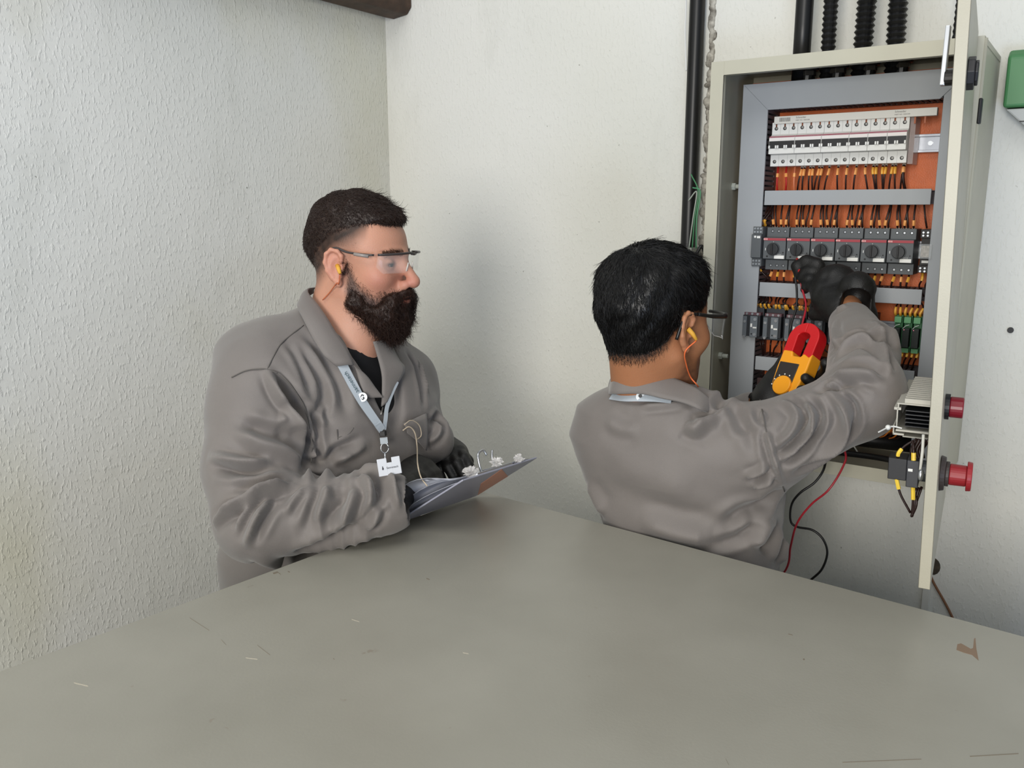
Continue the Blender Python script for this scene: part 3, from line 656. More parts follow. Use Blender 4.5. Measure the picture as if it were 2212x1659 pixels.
# ------------------------------------------------------------------ conduits and small things on the wall
def conduit(xc, r, z0, z1, y, rib, label, group=None, m=BLK2):
    n = int((z1 - z0) / (.0055 if rib else .1)) // 2 * 2; zz = np.linspace(z0, z1, max(n, 2) + 1)
    rr = np.array([r * (1.03 if i % 2 else .80) for i in range(len(zz))]) if rib else r
    P = np.stack([np.full_like(zz, xc) + (np.sin(zz * 9 + xc * 40) * .002 if rib else 0), np.full_like(zz, y), zz], 1)
    o = MB().tube(P, rr, 20).build('corrugated_conduit' if rib else 'conduit_pipe', m, smooth=not rib); return tag(o, label, 'conduit', group)
conduit(-.566, .0175, Z1 - .03, 2.6, 1.885, False, 'smooth black conduit entering the top of the enclosure at the left')
conduit(-.512, .0145, Z1 - .03, 2.6, 1.885, True, 'corrugated black conduit next to the smooth conduit above the enclosure')
conduit(-.447, .0185, Z1 - .03, 2.6, 1.885, True, 'corrugated black conduit in the middle above the enclosure')
conduit(-.387, .0180, Z1 - .03, 2.6, 1.885, True, 'corrugated black conduit rightmost of those entering the enclosure')
conduit(-.279, .0075, 1.985, 2.6, 1.87, True, 'thin ribbed black cable behind the top of the open door')
conduit(-.832, .0175, .35, 2.7, 1.965, False, 'tall black pipe running up the wall left of the enclosure')
def plaster_edge():
    V = MB(); random.seed(5)
    for i in range(60):
        z = 1.55 + i * .012; V.sphere((-.805 + R(-.004, .004), WY - .001, z), (R(.004, .010), .004, R(.006, .016)), 8, 5)
    tag(V.build('plaster_patch', mat('rough plaster', '#b9b5aa', .8, col2='#6c675e', vscale=60, bump=.5, bscale=120), smooth=True), 'rough chipped plaster patching behind the tall black pipe', 'plaster')
plaster_edge()
tag(MB().tube(spline([(-.851, 1.945, 2.165), (-.850, 1.943, 2.10), (-.845, 1.94, 2.04), (-.843, 1.942, 2.01)], 8), .0018, 7).build('white_string', WHITE, smooth=True), 'thin white wire hanging in front of the tall black pipe', 'wire')
for k, (dx, c) in enumerate(((0, '#3f7d55'), (.005, '#4c8f68'), (-.004, '#9aa39a'))):
    tag(MB().tube(spline([(-.822 + dx, 1.944, 1.78 - k * .03), (-.803 + dx, 1.945, 1.74), (-.808 + dx, 1.942, 1.68), (-.812 + dx * 2, 1.944, 1.61)], 8), .0016, 7).build('earth_wire', mat('earth wire %d' % k, c, .4), smooth=True),
        ['dark green wire beside the tall black pipe', 'light green wire beside the tall black pipe', 'grey wire beside the tall black pipe'][k], 'wire')
def bracket():
    c = onY(1484, 541, 1.96); t = thing('pipe_clamp', c, 'small grey clamp at the foot of the tall black pipe behind the dark hair', 'clamp')
    MB().box(c[0] - .025, c[0] + .022, 1.935, 1.985, c[2] - .012, c[2] + .008).build('clamp_body', mat('clamp grey', '#8d8f8a', .35, metal=.4), t, bevel=.003)
    MB().tube(spline([(c[0] + .02, 1.94, c[2] - .03), (c[0] + .035, 1.935, c[2] - .005), (c[0] + .045, 1.94, c[2] + .012), (c[0] + .05, 1.95, c[2] - .01)], 8), .004, 8).build('hook', BLACK, t, smooth=True)
bracket()
def green_box():
    t = thing('emergency_light', (-.12, 1.93, 1.86), 'green and grey box on the wall at the edge beyond the door', 'wall box')
    x0, x1 = -.196, .05; 
    MB().prism([(1.985, 1.888), (1.985, 1.995), (1.945, 1.992), (1.930, 1.98), (1.930, 1.888)], 0, x0, x1).build('green_cover', mat('green plastic', '#42774a', .4), t, bevel=.006, seg=3)
    MB().prism([(x0 + .004, 1.886), (x1, 1.886), (x1, 1.80), (x0 + .08, 1.815)], 1, 1.935, 1.985).build('grey_base', mat('pale grey plastic', '#a9aba8', .5), t, bevel=.003)
    MB().box(x0 + .03, x0 + .05, 1.9335, 1.936, 1.861, 1.863).build('slot', BLACK, t)
green_box()
p = onY(2183, 713, WY); tag(MB().cyl(p, p - [0, .004, 0], .006, 10).build('wall_plug', mat('dark plug', '#2f2f30', .6)), 'small dark wall plug right of the enclosure', 'wall plug')
MB().box(-.256, -.241, 1.982, WY, .30, 1.0).build('cable_trunking', mat('white trunking', '#cfcec8', .5), bevel=.001)
tag(bpy.data.objects['cable_trunking'], 'narrow white cable trunking on the wall below the open door', 'trunking')
h = onY(2010, 1222, WY)
tag(MB().sphere((h[0] + .004, WY - .001, h[2]), (.016, .004, .020)).build('wall_hole', mat('hole brown', '#4e4438', .9, var=.5, vscale=80), smooth=True), 'ragged dark hole in the plaster behind the door foot', 'hole')
a = onY(2017, 1255, WY); b = onY(2056, 1328, WY)
tag(MB().tube(spline([(h[0], WY - .01, h[2] - .005), a - [0, .006, 0], b - [0, .004, 0], b + [.06, -.004, -.12]], 8), .0026, 8).build('brown_cable', mat('brown cable', '#7a543a', .6), smooth=True), 'thin brown cable coming out of the wall hole', 'cable')
# ================================================================== organic surfaces: signed distances turned into meshes
def A_(*v): return np.array(v, float)
def seg(a, b, ra, rb=None):
    a = np.array(a, float); b = np.array(b, float); rb = ra if rb is None else rb; ba = b - a; L2 = ba @ ba
    def f(P):
        t = np.clip(((P - a) @ ba) / L2, 0, 1); q = P - a - t[..., None] * ba
        return np.sqrt((q * q).sum(-1)) - (ra + (rb - ra) * t)
    return f
def ell(c, r, R_=None):
    c = np.array(c, float); r = np.array(r, float)
    def f(P):
        q = P - c
        if R_ is not None: q = q @ R_
        k0 = np.sqrt(((q / r) ** 2).sum(-1)) + 1e-9; k1 = np.sqrt(((q / (r * r)) ** 2).sum(-1)) + 1e-9
        return k0 * (k0 - 1) / k1
    return f
def rotz(a): c, s = math.cos(a), math.sin(a); return np.array([[c, -s, 0], [s, c, 0], [0, 0, 1.]])
def roty(a): c, s = math.cos(a), math.sin(a); return np.array([[c, 0, s], [0, 1, 0], [-s, 0, c.real if isinstance(c, complex) else c]])
def loft(secs, rnd=.03):
    """secs: (z, cx, cy, half width, half depth, yaw of the depth axis, exponent)"""
    S = np.array(sorted(secs), float)
    def f(P):
        z = P[..., 2]; g = [np.interp(z, S[:, 0], S[:, i]) for i in range(1, 7)]
        dx = P[..., 0] - g[0]; dy = P[..., 1] - g[1]; c, s = np.cos(g[4]), np.sin(g[4])
        v = dx * c + dy * s; u = -dx * s + dy * c                         # v along facing, u sideways
        n = g[5]; k = ((np.abs(u) / g[2]) ** n + (np.abs(v) / g[3]) ** n) ** (1 / n) + 1e-6
        r = np.sqrt(u * u + v * v) + 1e-6; d = r * (1 - 1 / k)
        d = np.where(r < 1e-3, -np.minimum(g[2], g[3]), d)
        zz = np.maximum(z - S[-1, 0], S[0, 0] - z)
        a = np.maximum(d + rnd, 0); b = np.maximum(zz + rnd, 0)
        return np.minimum(np.maximum(d + rnd, zz + rnd), 0) + np.sqrt(a * a + b * b) - rnd
    return f
class Sdf:
    def __init__(s): s.ops = []
    def u(s, f, k=.02): s.ops.append(('u', f, k)); return s
    def sub(s, f, k=.01): s.ops.append(('s', f, k)); return s
    def inter(s, f, k=.01): s.ops.append(('i', f, k)); return s
    def __call__(s, P):
        d = None
        for op, f, k in s.ops:
            e = f(P)
            if d is None: d = e; continue
            if op == 'u': h = np.maximum(k - np.abs(d - e), 0); d = np.minimum(d, e) - h * h / (4 * k)
            elif op == 's': e = -e; h = np.maximum(k - np.abs(d - e), 0); d = np.maximum(d, e) + h * h / (4 * k)
            else: h = np.maximum(k - np.abs(d - e), 0); d = np.maximum(d, e) + h * h / (4 * k)
        return d
def polygonize(f, lo, hi, h, B=8):
    lo = np.array(lo, float); n = np.ceil((np.array(hi) - lo) / (h * B)).astype(int); N_ = n * B
    cs = np.stack(np.meshgrid(*[np.arange(k) for k in n], indexing='ij'), -1).reshape(-1, 3)
    cc = lo + (cs * B + (B - 1) / 2) * h; dc = f(cc); full = np.repeat(np.repeat(np.repeat(dc.reshape(n).astype(np.float32), B, 0), B, 1), B, 2)
    act = cs[np.abs(dc) < B * h * 1.25 + .004]; loc = np.stack(np.meshgrid(*[np.arange(B)] * 3, indexing='ij'), -1).reshape(-1, 3)
    for i in range(0, len(act), 400):
        a = act[i:i + 400]; idx = a[:, None, :] * B + loc[None]; v = f(lo + idx.reshape(-1, 3) * h).astype(np.float32)
        full[idx[..., 0].ravel(), idx[..., 1].ravel(), idx[..., 2].ravel()] = v
    g = openvdb.FloatGrid(); g.background = 1.0; g.copyFromArray(full)
    V, Q = g.convertToQuads(0.0); V = V * h + lo; Q = Q[:, ::-1]
    return V.astype(float), Q
def vnormals(V, Q):
    n = np.cross(V[Q[:, 2]] - V[Q[:, 0]], V[Q[:, 3]] - V[Q[:, 1]]); N_ = np.zeros_like(V)
    for i in range(4):
        for k in range(3): N_[:, k] += np.bincount(Q[:, i], n[:, k], len(V))
    return N_ / (np.linalg.norm(N_, axis=1)[:, None] + 1e-12)
def relax(V, Q, it=1, lam=.5):
    for _ in range(it):
        S = np.zeros_like(V); c = np.zeros(len(V))
        for i in range(4):
            a, b = Q[:, i], Q[:, (i + 1) % 4]
            for k in range(3): S[:, k] += np.bincount(a, V[b, k], len(V)) + np.bincount(b, V[a, k], len(V))
            c += np.bincount(a, minlength=len(V)) + np.bincount(b, minlength=len(V))
        V = V + lam * (S / np.maximum(c, 1)[:, None] - V)
    return V
def wob(P, s, seed=0):
    """smooth pseudo noise in -1..1"""
    r = np.random.default_rng(seed); o = np.zeros(P.shape[:-1])
    for i in range(7):
        k = r.normal(size=3); k /= np.linalg.norm(k); k = k * s * r.uniform(.6, 1.5); q = P @ k + r.uniform(0, 6)
        o += np.sin(q + 1.3 * np.sin(P @ (r.normal(size=3) * s * .5) + r.uniform(0, 6)))
    return o / 3.5
def hit(f, px, py, off=0.0, near=.9, far=2.6):
    d = D(px, py, 1.0) - A_(0, 0, EYE); d /= np.linalg.norm(d); t = near; o = A_(0, 0, EYE)
    for _ in range(160):
        v = float(f((o + d * t)[None])[0]) - off
        if v < .0004: return o + d * t
        t += max(v * .7, .0004)
        if t > far: return None
    return o + d * t
def folds(V, N_, f, FL, base=None):
    """FL: (pixel polyline, width, height); raised ridges (or creases when negative) where cloth folds"""
    disp = np.zeros(len(V))
    for pts, w_, a in FL:
        P3 = [hit(f, *p) for p in pts]; P3 = [p for p in P3 if p is not None]
        if len(P3) < 2: continue
        C = spline(P3, 4); lo = C.min(0) - w_ * 3; hi = C.max(0) + w_ * 3; m = np.where(((V > lo) & (V < hi)).all(1))[0]
        if len(m) == 0: continue
        Q_ = V[m]; best = np.full(len(m), 9.); tt = np.zeros(len(m)); L_ = len(C) - 1
        for i in range(L_):
            ba = C[i + 1] - C[i]; t = np.clip(((Q_ - C[i]) @ ba) / (ba @ ba + 1e-12), 0, 1); d = np.linalg.norm(Q_ - C[i] - t[:, None] * ba, axis=1)
            b = d < best; best[b] = d[b]; tt[b] = (i + t[b]) / L_
        taper = np.clip(np.minimum(tt, 1 - tt) * 4 + .12, 0, 1)
        disp[m] += a * taper * (np.exp(-(best / w_) ** 2) - .45 * np.exp(-((best - w_ * 1.9) / (w_ * .9)) ** 2))
    return V + N_ * (disp * 1.75)[:, None]
def to_obj(name, V, Q, m, parent=None, origin=None, col=None):
    o = link_mesh(name, V, Q, m, parent, smooth=True, origin=origin)
    if col is not None:
        a = o.data.color_attributes.new('tint', 'FLOAT_COLOR', 'POINT'); c = np.ones((len(V), 4), np.float32); c[:, :3] = col; a.data.foreach_set('color', c.ravel())
    return o
def ribbon(name, C, Nn, widths, th, m, parent=None, side=None):
    """flat band along centre line C lying on a surface with normals Nn"""
    C = np.array(C); T = np.gradient(C, axis=0); T /= np.linalg.norm(T, axis=1)[:, None]; Nn = np.array(Nn); Nn = Nn / np.linalg.norm(Nn, axis=1)[:, None]
    S = np.cross(T, Nn); S /= np.linalg.norm(S, axis=1)[:, None]; w_ = (np.full(len(C), widths) if np.isscalar(widths) else np.array(widths))[:, None] / 2
    V = np.stack([C - S * w_ - Nn * th / 2, C + S * w_ - Nn * th / 2, C + S * w_ + Nn * th / 2, C - S * w_ + Nn * th / 2], 1).reshape(-1, 3); n = len(C)
    Fc = [(i * 4 + j, i * 4 + (j + 1) % 4, i * 4 + 4 + (j + 1) % 4, i * 4 + 4 + j) for i in range(n - 1) for j in range(4)] + [(3, 2, 1, 0), tuple(range(4 * n - 4, 4 * n))]
    return link_mesh(name, V, Fc, m, parent, smooth=False)
def grad(f, P, e=.002):
    P = np.atleast_2d(P); g = np.stack([f(P + A_(*v) * e) - f(P - A_(*v) * e) for v in ((1, 0, 0), (0, 1, 0), (0, 0, 1))], -1)
    return g / (np.linalg.norm(g, axis=1)[:, None] + 1e-9)
def sheet(name, inner, outer, th, m, parent, nu=26, nv=7, bulge=.006, curl=None):
    """cloth flap between two polylines, with thickness"""
    a = spline(inner, 12); b = spline(outer, 12)
    def rs(c, n):
        L_ = np.r_[0, np.cumsum(np.linalg.norm(np.diff(c, axis=0), axis=1))]; t = np.linspace(0, L_[-1], n); return np.stack([np.interp(t, L_, c[:, k]) for k in range(3)], 1)
    a = rs(a, nu); b = rs(b, nu); G = np.array([a * (1 - t) + b * t for t in np.linspace(0, 1, nv)])
    du = np.gradient(G, axis=1); dv = np.gradient(G, axis=0); N_ = np.cross(du, dv); N_ /= np.linalg.norm(N_, axis=2)[..., None] + 1e-9
    cam_dir = A_(0, 0, EYE) - G; N_ *= np.sign((N_ * cam_dir).sum(-1).mean())
    t = np.linspace(0, 1, nv)[:, None, None]; G = G + N_ * (bulge * np.sin(PI * t) + .0015 * wob(G, 60, 3)[..., None])
    lay = [G - N_ * th / 2, G + N_ * th / 2]; V = np.concatenate([l.reshape(-1, 3) for l in lay]); K = nu * nv; Fc = []
    for i in range(nv - 1):
        for j in range(nu - 1):
            q = (i * nu + j, i * nu + j + 1, (i + 1) * nu + j + 1, (i + 1) * nu + j); Fc += [q[::-1], tuple(x + K for x in q)]
    bd = [j for j in range(nu)] + [i * nu + nu - 1 for i in range(1, nv)] + [(nv - 1) * nu + j for j in range(nu - 2, -1, -1)] + [i * nu for i in range(nv - 2, 0, -1)]
    for i in range(len(bd)): x, y = bd[i], bd[(i + 1) % len(bd)]; Fc.append((x, y, y + K, x + K))
    return link_mesh(name, V, Fc, m, parent, smooth=True)
def strands(name, R0, Dn, L_, rad, m, parent, curl=0.0, seed=1, bend=None, k=5, gravity=0.0):
    """many tapered hairs in one mesh: roots R0, directions Dn, lengths L_"""
    rg = np.random.default_rng(seed); n = len(R0); P = np.zeros((n, k, 3)); P[:, 0] = R0; d = Dn.copy()
    for i in range(1, k):
        d = d + (bend * .5 / (k - 1) if bend is not None else 0) + rg.normal(size=(n, 3)) * curl - A_(0, 0, 1) * gravity / k
        d /= np.linalg.norm(d, axis=1)[:, None]; P[:, i] = P[:, i - 1] + d * (L_ / (k - 1))[:, None]
    u = np.cross(Dn, rg.normal(size=(n, 3))); u /= np.linalg.norm(u, axis=1)[:, None]; v = np.cross(Dn, u); v /= np.linalg.norm(v, axis=1)[:, None]
    rr = rad * np.linspace(1, .35, k); V = np.zeros((n, k, 3, 3))
    for j in range(3):
        a = 2 * PI * j / 3; V[:, :, j] = P + (u * math.cos(a) + v * math.sin(a))[:, None] * rr[None, :, None]
    V = V.reshape(-1, 3); base = (np.arange(n) * k * 3)[:, None, None, None]; ii = (np.arange(k - 1) * 3)[None, :, None, None]
    j = np.arange(3); q = np.stack([j, (j + 1) % 3, (j + 1) % 3 + 3, j + 3], -1)[None, None]
    Q = (base + ii + q).reshape(-1, 4)
    return link_mesh(name, V, Q, m, parent, smooth=True)
def scatter(V, Q, n, mask, seed=0):
    rg = np.random.default_rng(seed); c = V[Q].mean(1); ar = np.linalg.norm(np.cross(V[Q[:, 2]] - V[Q[:, 0]], V[Q[:, 3]] - V[Q[:, 1]]), axis=1) * mask(c)
    f = rg.choice(len(Q), n, p=ar / ar.sum()); a, b = rg.random(n)[:, None], rg.random(n)[:, None]; q = V[Q[f]]
    P = q[:, 0] * (1 - a) * (1 - b) + q[:, 1] * a * (1 - b) + q[:, 2] * a * b + q[:, 3] * (1 - a) * b
    nn = np.cross(q[:, 2] - q[:, 0], q[:, 3] - q[:, 1]); return P, nn / np.linalg.norm(nn, axis=1)[:, None]

CLOTH = mat('grey workwear cloth', '#77716d', .55, bump=.25, bscale=900, var=.06, vscale=14, spec=.35, sheen=.25)
SEAM = mat('cloth seam', '#5f5b57', .8)
TEE = mat('black cotton', '#121214', .85)
GLOVE = mat('black glove', '#161514', .5, bump=.35, bscale=500, var=.3, vscale=60)
TROUS = mat('grey trousers', '#6f6c68', .7, bump=.3, bscale=900)
BOOT = mat('black boot', '#1a1918', .45)
SKIN1 = mat('fair skin', '#ffffff', .48, attr='tint', bump=.25, bscale=420, sss=.12, spec=.4)
SKIN2 = mat('tan skin', '#ffffff', .48, attr='tint', bump=.25, bscale=420, sss=.10, spec=.4)
HAIR1 = mat('dark brown hair', '#2a1b14', .5, spec=.5)
BEARD1 = mat('dark beard hair', '#2c1a12', .5, spec=.4)
HAIR2 = mat('black hair', '#0b0a0a', .42, spec=.5)

def head_sdf(S, k=1.0, nose=1.0, top=.050, rt=.088, ear=1.0):
    """head in its own frame: x forward, y left, z up, origin between the ear canals"""
    S.u(ell((-.008, 0, top), (.100, .077, rt)))
    S.u(ell((.040, 0, .035), (.053, .064, .060)), .02).u(ell((.045, 0, -.025), (.047, .055, .072)), .03)
    for s in (1, -1):
        S.u(seg((-.002, s * .056, -.045), (.055, s * .030, -.090), .016, .018), .035)
        S.u(ell((.062, s * .043, -.020), (.024, .020, .020)), .03)
        S.u(seg((.080, s * .032, .026), (.094, s * .008, .024), .009, .009), .012)
    S.u(ell((.074, 0, -.094), (.022, .026, .020)), .03)
    for s in (1, -1):
        S.sub(ell((.100, s * .032, .006), (.016, .019, .013)), .014)
        S.u(ell((.0765, s * .032, .005), (.0145, .0150, .0130)), .004)
        S.sub(ell((.094, s * .033, .0035), (.010, .0125, .0028)), .002)
    S.u(seg((.090, 0, .018), (.118 * nose, 0, -.026), .0075, .0105), .014)
    S.u(ell((.1165 * nose, 0, -.031), (.0125, .0115, .0105)), .008)
    for s in (1, -1): S.u(ell((.103, s * .0125, -.035), (.0115, .0075, .0085)), .006)
    for s in (1, -1): S.sub(ell((.109, s * .0065, -.043), (.005, .0035, .004)), .003)
    S.u(ell((.080, 0, -.062), (.022, .030, .026)), .02)
    S.u(ell((.0985, 0, -.0575), (.0085, .022, .0055)), .006).u(ell((.0965, 0, -.0680), (.0088, .019, .0065)), .006)
    S.sub(ell((.106, 0, -.0625), (.008, .020, .0012)), .003)
    for s in (1, -1):                                    # ears
        Re = rotz(s * -.35) @ roty(.12)
        S.u(ell((-.006, s * .079, .004), (.0185, .0075, .031), Re), .008)
        S.sub(ell((-.001, s * .0875, .001), (.0105, .0070, .0175), Re), .004)
        pts = [(.008, .0815, .012), (.009, .083, .022), (.002, .085, .031), (-.010, .0875, .034), (-.020, .089, .026), (-.0235, .089, .010), (-.020, .087, -.006), (-.011, .083, -.020), (-.003, .080, -.028)]
        for a, b in zip(pts[:-1], pts[1:]): S.u(seg((a[0], s * a[1], a[2]), (b[0], s * b[1], b[2]), .0036, .0036), .004)
        S.u(ell((-.001, s * .0805, -.029), (.0075, .0052, .0085)), .005)
        S.u(ell((.0085, s * .080, -.004), (.004, .005, .007)), .004)
    return S
def frame(O, fwd, pitch=0.0, roll=0.0, sc=1.0):
    f = A_(*fwd); f /= np.linalg.norm(f); l = np.cross(A_(0, 0, 1), f); l /= np.linalg.norm(l); u = np.cross(f, l)
    c, s = math.cos(pitch), math.sin(pitch); f, u = f * c + u * s, u * c - f * s
    c, s = math.cos(roll), math.sin(roll); l, u = l * c + u * s, u * c - l * s
    M = np.stack([f, l, u], 1); O = np.array(O, float)
    return M, O, sc
def in_frame(f, Fr):
    M, O, sc = Fr; return lambda P: f((P - O) @ M / sc) * sc
def toW(p, Fr): M, O, sc = Fr; return (np.asarray(p, float) * sc) @ M.T + O
def toL(P, Fr): M, O, sc = Fr; return (np.asarray(P, float) - O) @ M / sc

def hand_sdf(W, dirn, palm_n, curls, spread=.0, sc=1.0, thumb=None, side=1):
    """gloved hand: W wrist, dirn toward the knuckles, palm_n out of the palm, four curls (three bend angles each)"""
    S = Sdf(); d = A_(*dirn); d /= np.linalg.norm(d); n = A_(*palm_n); n = n - d * (n @ d); n /= np.linalg.norm(n); s = np.cross(n, d) * side
    W = np.array(W, float); q = lambda a, b, c: W + (d * a + s * b + n * c) * sc
    R_ = np.stack([d, s, n], 1)
    S.u(seg(q(-.03, 0, 0), q(.01, 0, 0), .030 * sc, .029 * sc)); S.u(ell(q(.050, 0, .0), A_(.052, .043, .018) * sc, R_), .02)
    S.u(seg(q(.02, .025, .006), q(.055, .034, .010), .016 * sc, .014 * sc), .015)
    for i, (b, ln, r, x) in enumerate(((.030, .078, .0105, .088), (.010, .086, .0108, .093), (-.010, .080, .0102, .090), (-.029, .064, .0094, .082))):
        p = q(x - .012, b, 0); a = 0.0; ds = (b / .03) * spread
        S.u(seg(q(x - .05, b * .8, 0), p, r * 1.1 * sc, r * 1.08 * sc), .012)
        for j, fr in enumerate((.45, .30, .25)):
            a += curls[i][j]; v = (d * math.cos(a) + n * math.sin(a)) * math.cos(ds) + s * math.sin(ds); p2 = p + v * ln * fr * sc
            S.u(seg(p, p2, r * (1.03 - .06 * j) * sc, r * (.97 - .07 * j) * sc), .0035); p = p2
    tp = thumb or ((.022, .040, .012), (.052, .058, .030), (.078, .052, .048))
    P3 = [q(*t) for t in tp]; S.u(seg(q(.005, .018, .004), P3[0], .017 * sc, .0145 * sc), .012); S.u(seg(P3[0], P3[1], .0135 * sc, .0125 * sc), .006); S.u(seg(P3[1], P3[2], .0122 * sc, .0105 * sc), .004)
    return S
def limb_ring_wrinkles(V, N_, a, b, amp, freq, seed=0, rmax=.14, dirv=None):
    """cloth bunching around a limb between a and b"""
    a = np.array(a); b = np.array(b); ba = b - a; L_ = np.linalg.norm(ba); t = ((V - a) @ ba) / L_ ** 2; q = V - a - np.clip(t, 0, 1)[:, None] * ba; r = np.linalg.norm(q, axis=1)
    m = np.clip(1.2 - np.abs(t - .5) * 2, 0, 1) * (r < rmax); ph = t * L_ * freq + 2.2 * wob(V, 14, seed) + (V @ (np.array(dirv) if dirv is not None else A_(8, 5, 3)))
    return V + N_ * (amp * m * (np.abs(np.sin(ph)) ** .7 - .5) * (0.6 + .4 * wob(V, 9, seed + 1)))[:, None]

def paper_mat():
    m = bpy.data.materials.new('white paper'); m.use_nodes = True; N = m.node_tree.nodes; L = m.node_tree.links; b = N['Principled BSDF']; b.inputs['Base Color'].default_value = lin('#e6e8ef'); b.inputs['Roughness'].default_value = .7
    t = N.new('ShaderNodeBsdfTranslucent'); t.inputs['Color'].default_value = lin('#e6e8ef'); x = N.new('ShaderNodeMixShader'); x.inputs[0].default_value = .5
    L.new(b.outputs[0], x.inputs[1]); L.new(t.outputs[0], x.inputs[2]); L.new(x.outputs[0], N['Material Output'].inputs['Surface']); return m
PAPER = paper_mat()

CA, CB = onZ(850, 1134, 1.152), onZ(1028, 1072, 1.143); CD = CA + A_(.138, .024, .100); CC = CB + A_(.132, .018, .096)
# ================================================================== person at the left: bearded man with a clipboard
def person_one():
    Fh = frame(D(777, 573, 1.65), (.969, .247, 0), pitch=.0, sc=.955)
    hs = head_sdf(Sdf(), nose=1.0, top=.046, rt=.083)
    NB = A_(-1.205, 1.185, 1.455)                                         # base of the neck
    th = math.atan2(-.10, .995)
    RS, RE, RW = D(588, 835, 1.53), D(572, 1118, 1.385), D(826, 1088, 1.405)
    LS, LE, LW = D(868, 822, 1.78), D(893, 925, 1.78), D(936, 950, 1.68)
    # ---- garment
    g = Sdf()
    secs = [(.90, -1.240, 1.135, .200, .150, th, 2.3), (1.05, -1.238, 1.138, .205, .160, th, 2.3), (1.20, -1.215, 1.165, .196, .155, th, 2.4),
            (1.32, -1.205, 1.180, .195, .142, th, 2.5), (1.40, -1.210, 1.182, .165, .120, th, 2.3), (1.455, -1.212, 1.185, .105, .092, th, 2.1), (1.50, -1.212, 1.185, .080, .075, th, 2.0)]
    g.u(loft(secs, .03)); g.u(ell(D(590, 770, 1.60), (.10, .11, .075)), .05)
    g.u(seg(NB + A_(-.02, -.05, -.01), RS, .062, .078), .05).u(seg(NB + A_(-.01, .06, -.02), LS, .060, .064), .05)
    g.u(ell(D(548, 900, 1.50), (.088, .080, .100)), .05)
    g.u(seg(RS, D(545,1010,1.45), .080, .080), .035).u(seg(D(545,1010,1.45), RE, .080, .074), .03).u(seg(RE, RW, .074, .052), .02)
    g.u(ell(D(540, 1120, 1.40), (.050, .055, .070)), .03)
    g.u(ell(D(800, 1080, 1.40), (.045, .05, .055)), .02)
    g.u(seg(LS, LE, .066, .058), .03).u(seg(LE, LW, .056, .044), .03)
    solid = Sdf(); solid.ops = list(g.ops)
    g.u(seg(RW, RW + (RW - RE) * .12, .048, .046), .01)
    g.sub(seg(RW + (RW - RE) * .11, RW + (RW - RE) * .3, .036, .04), .005)
    neckdir = toW((.0, 0, -.02), Fh) - NB
    hole = Sdf().u(seg(NB + A_(0, 0, -.03), NB + A_(.045, .01, .12), .072, .085)).u(seg(NB + A_(.09, -.005, -.02), NB + A_(.19, -.015, -.20), .048, .012), .03).u(seg(NB + A_(.12, -.01, .02), NB + A_(.2, -.015, -.08), .05, .04), .03)
    g.sub(hole, .008)
    lo, hi = (-1.45, .75, .90), (-.88, 1.52, 1.56)
    V, Q = polygonize(g, lo, hi, .0034)
    V = relax(V, Q, 2); N_ = vnormals(V, Q)
    FL = [([(600, 800), (625, 850), (660, 900), (672, 950), (668, 1000)], .010, .010), ([(578, 800), (600, 850), (635, 900), (655, 950)], .007, -.010),
          ([(660, 880), (672, 930), (676, 980), (664, 1040)], .006, -.014), ([(640, 745), (680, 800), (700, 850), (690, 900)], .009, .006), ([(655, 720), (700, 775), (735, 840), (750, 900)], .010, .006),
          ([(620, 740), (655, 800), (668, 850)], .007, .006), ([(700, 870), (692, 900), (705, 925)], .006, -.005),
          ([(455, 985), (520, 1000), (580, 1003)], .008, -.009), ([(460, 1010), (530, 1018), (600, 1010)], .009, .008), ([(505, 930), (560, 960), (620, 980), (650, 1000)], .010, -.008), ([(520, 915), (580, 930), (640, 955)], .010, .007),
          ([(500, 1060), (560, 1045), (620, 1040)], .009, .009), ([(465, 1130), (520, 1090), (580, 1060), (625, 1045)], .007, -.018), ([(485, 1120), (540, 1085), (600, 1058)], .006, .006),
          ([(515, 1150), (535, 1100), (565, 1070)], .006, -.010), ([(532, 1175), (555, 1120), (590, 1070)], .007, -.011), ([(548, 1160), (575, 1110), (600, 1070)], .008, .007),
          ([(615, 1110), (635, 1080), (660, 1055)], .006, -.007), ([(680, 1130), (695, 1080), (712, 1050)], .007, -.009), ([(700, 1140), (730, 1090), (735, 1050)], .010, .009), ([(660, 1150), (680, 1100), (700, 1055)], .009, .007),
          ([(735, 1130), (760, 1090), (775, 1055)], .008, -.010), ([(790, 1110), (800, 1070), (790, 1030)], .008, -.009), ([(770, 1020), (800, 1018), (822, 1050), (815, 1100)], .009, .012), ([(835, 1030), (850, 1060), (862, 1100)], .006, -.007),
          ([(640, 1200), (720, 1170), (790, 1130)], .014, .010), ([(560, 1210), (640, 1215), (720, 1195)], .012, -.010), ([(820, 1090), (810, 1120), (790, 1145)], .007, -.009),
          ([(690, 1030), (740, 985), (790, 960)], .009, -.008), ([(700, 1010), (720, 980), (770, 955)], .008, .006), ([(680, 960), (690, 1000), (685, 1045)], .008, .008), ([(600, 900), (620, 905), (640, 930)], .010, -.010),
          ([(880, 760), (905, 820), (915, 880)], .007, .005), ([(905, 780), (920, 850)], .005, -.005), ([(925, 920), (945, 900), (958, 930)], .007, .007), ([(925, 955), (945, 940), (950, 915)], .006, -.007)]
    V = folds(V, N_, g, FL); V = V + N_ * (.0016 * wob(V, 34, 4) + .0010 * wob(V, 70, 5))[:, None]
    V = limb_ring_wrinkles(V, N_, RE * .7 + RW * .3, RW, .006, 150, 2, .09)
    V = relax(V, Q, 1, .4)
    # ---- body (skin)
    b = Sdf(); b.u(in_frame(hs, Fh)); nk = toW((-.030, 0, -.045), Fh); nk2 = toW((.0, 0, -.05), Fh)
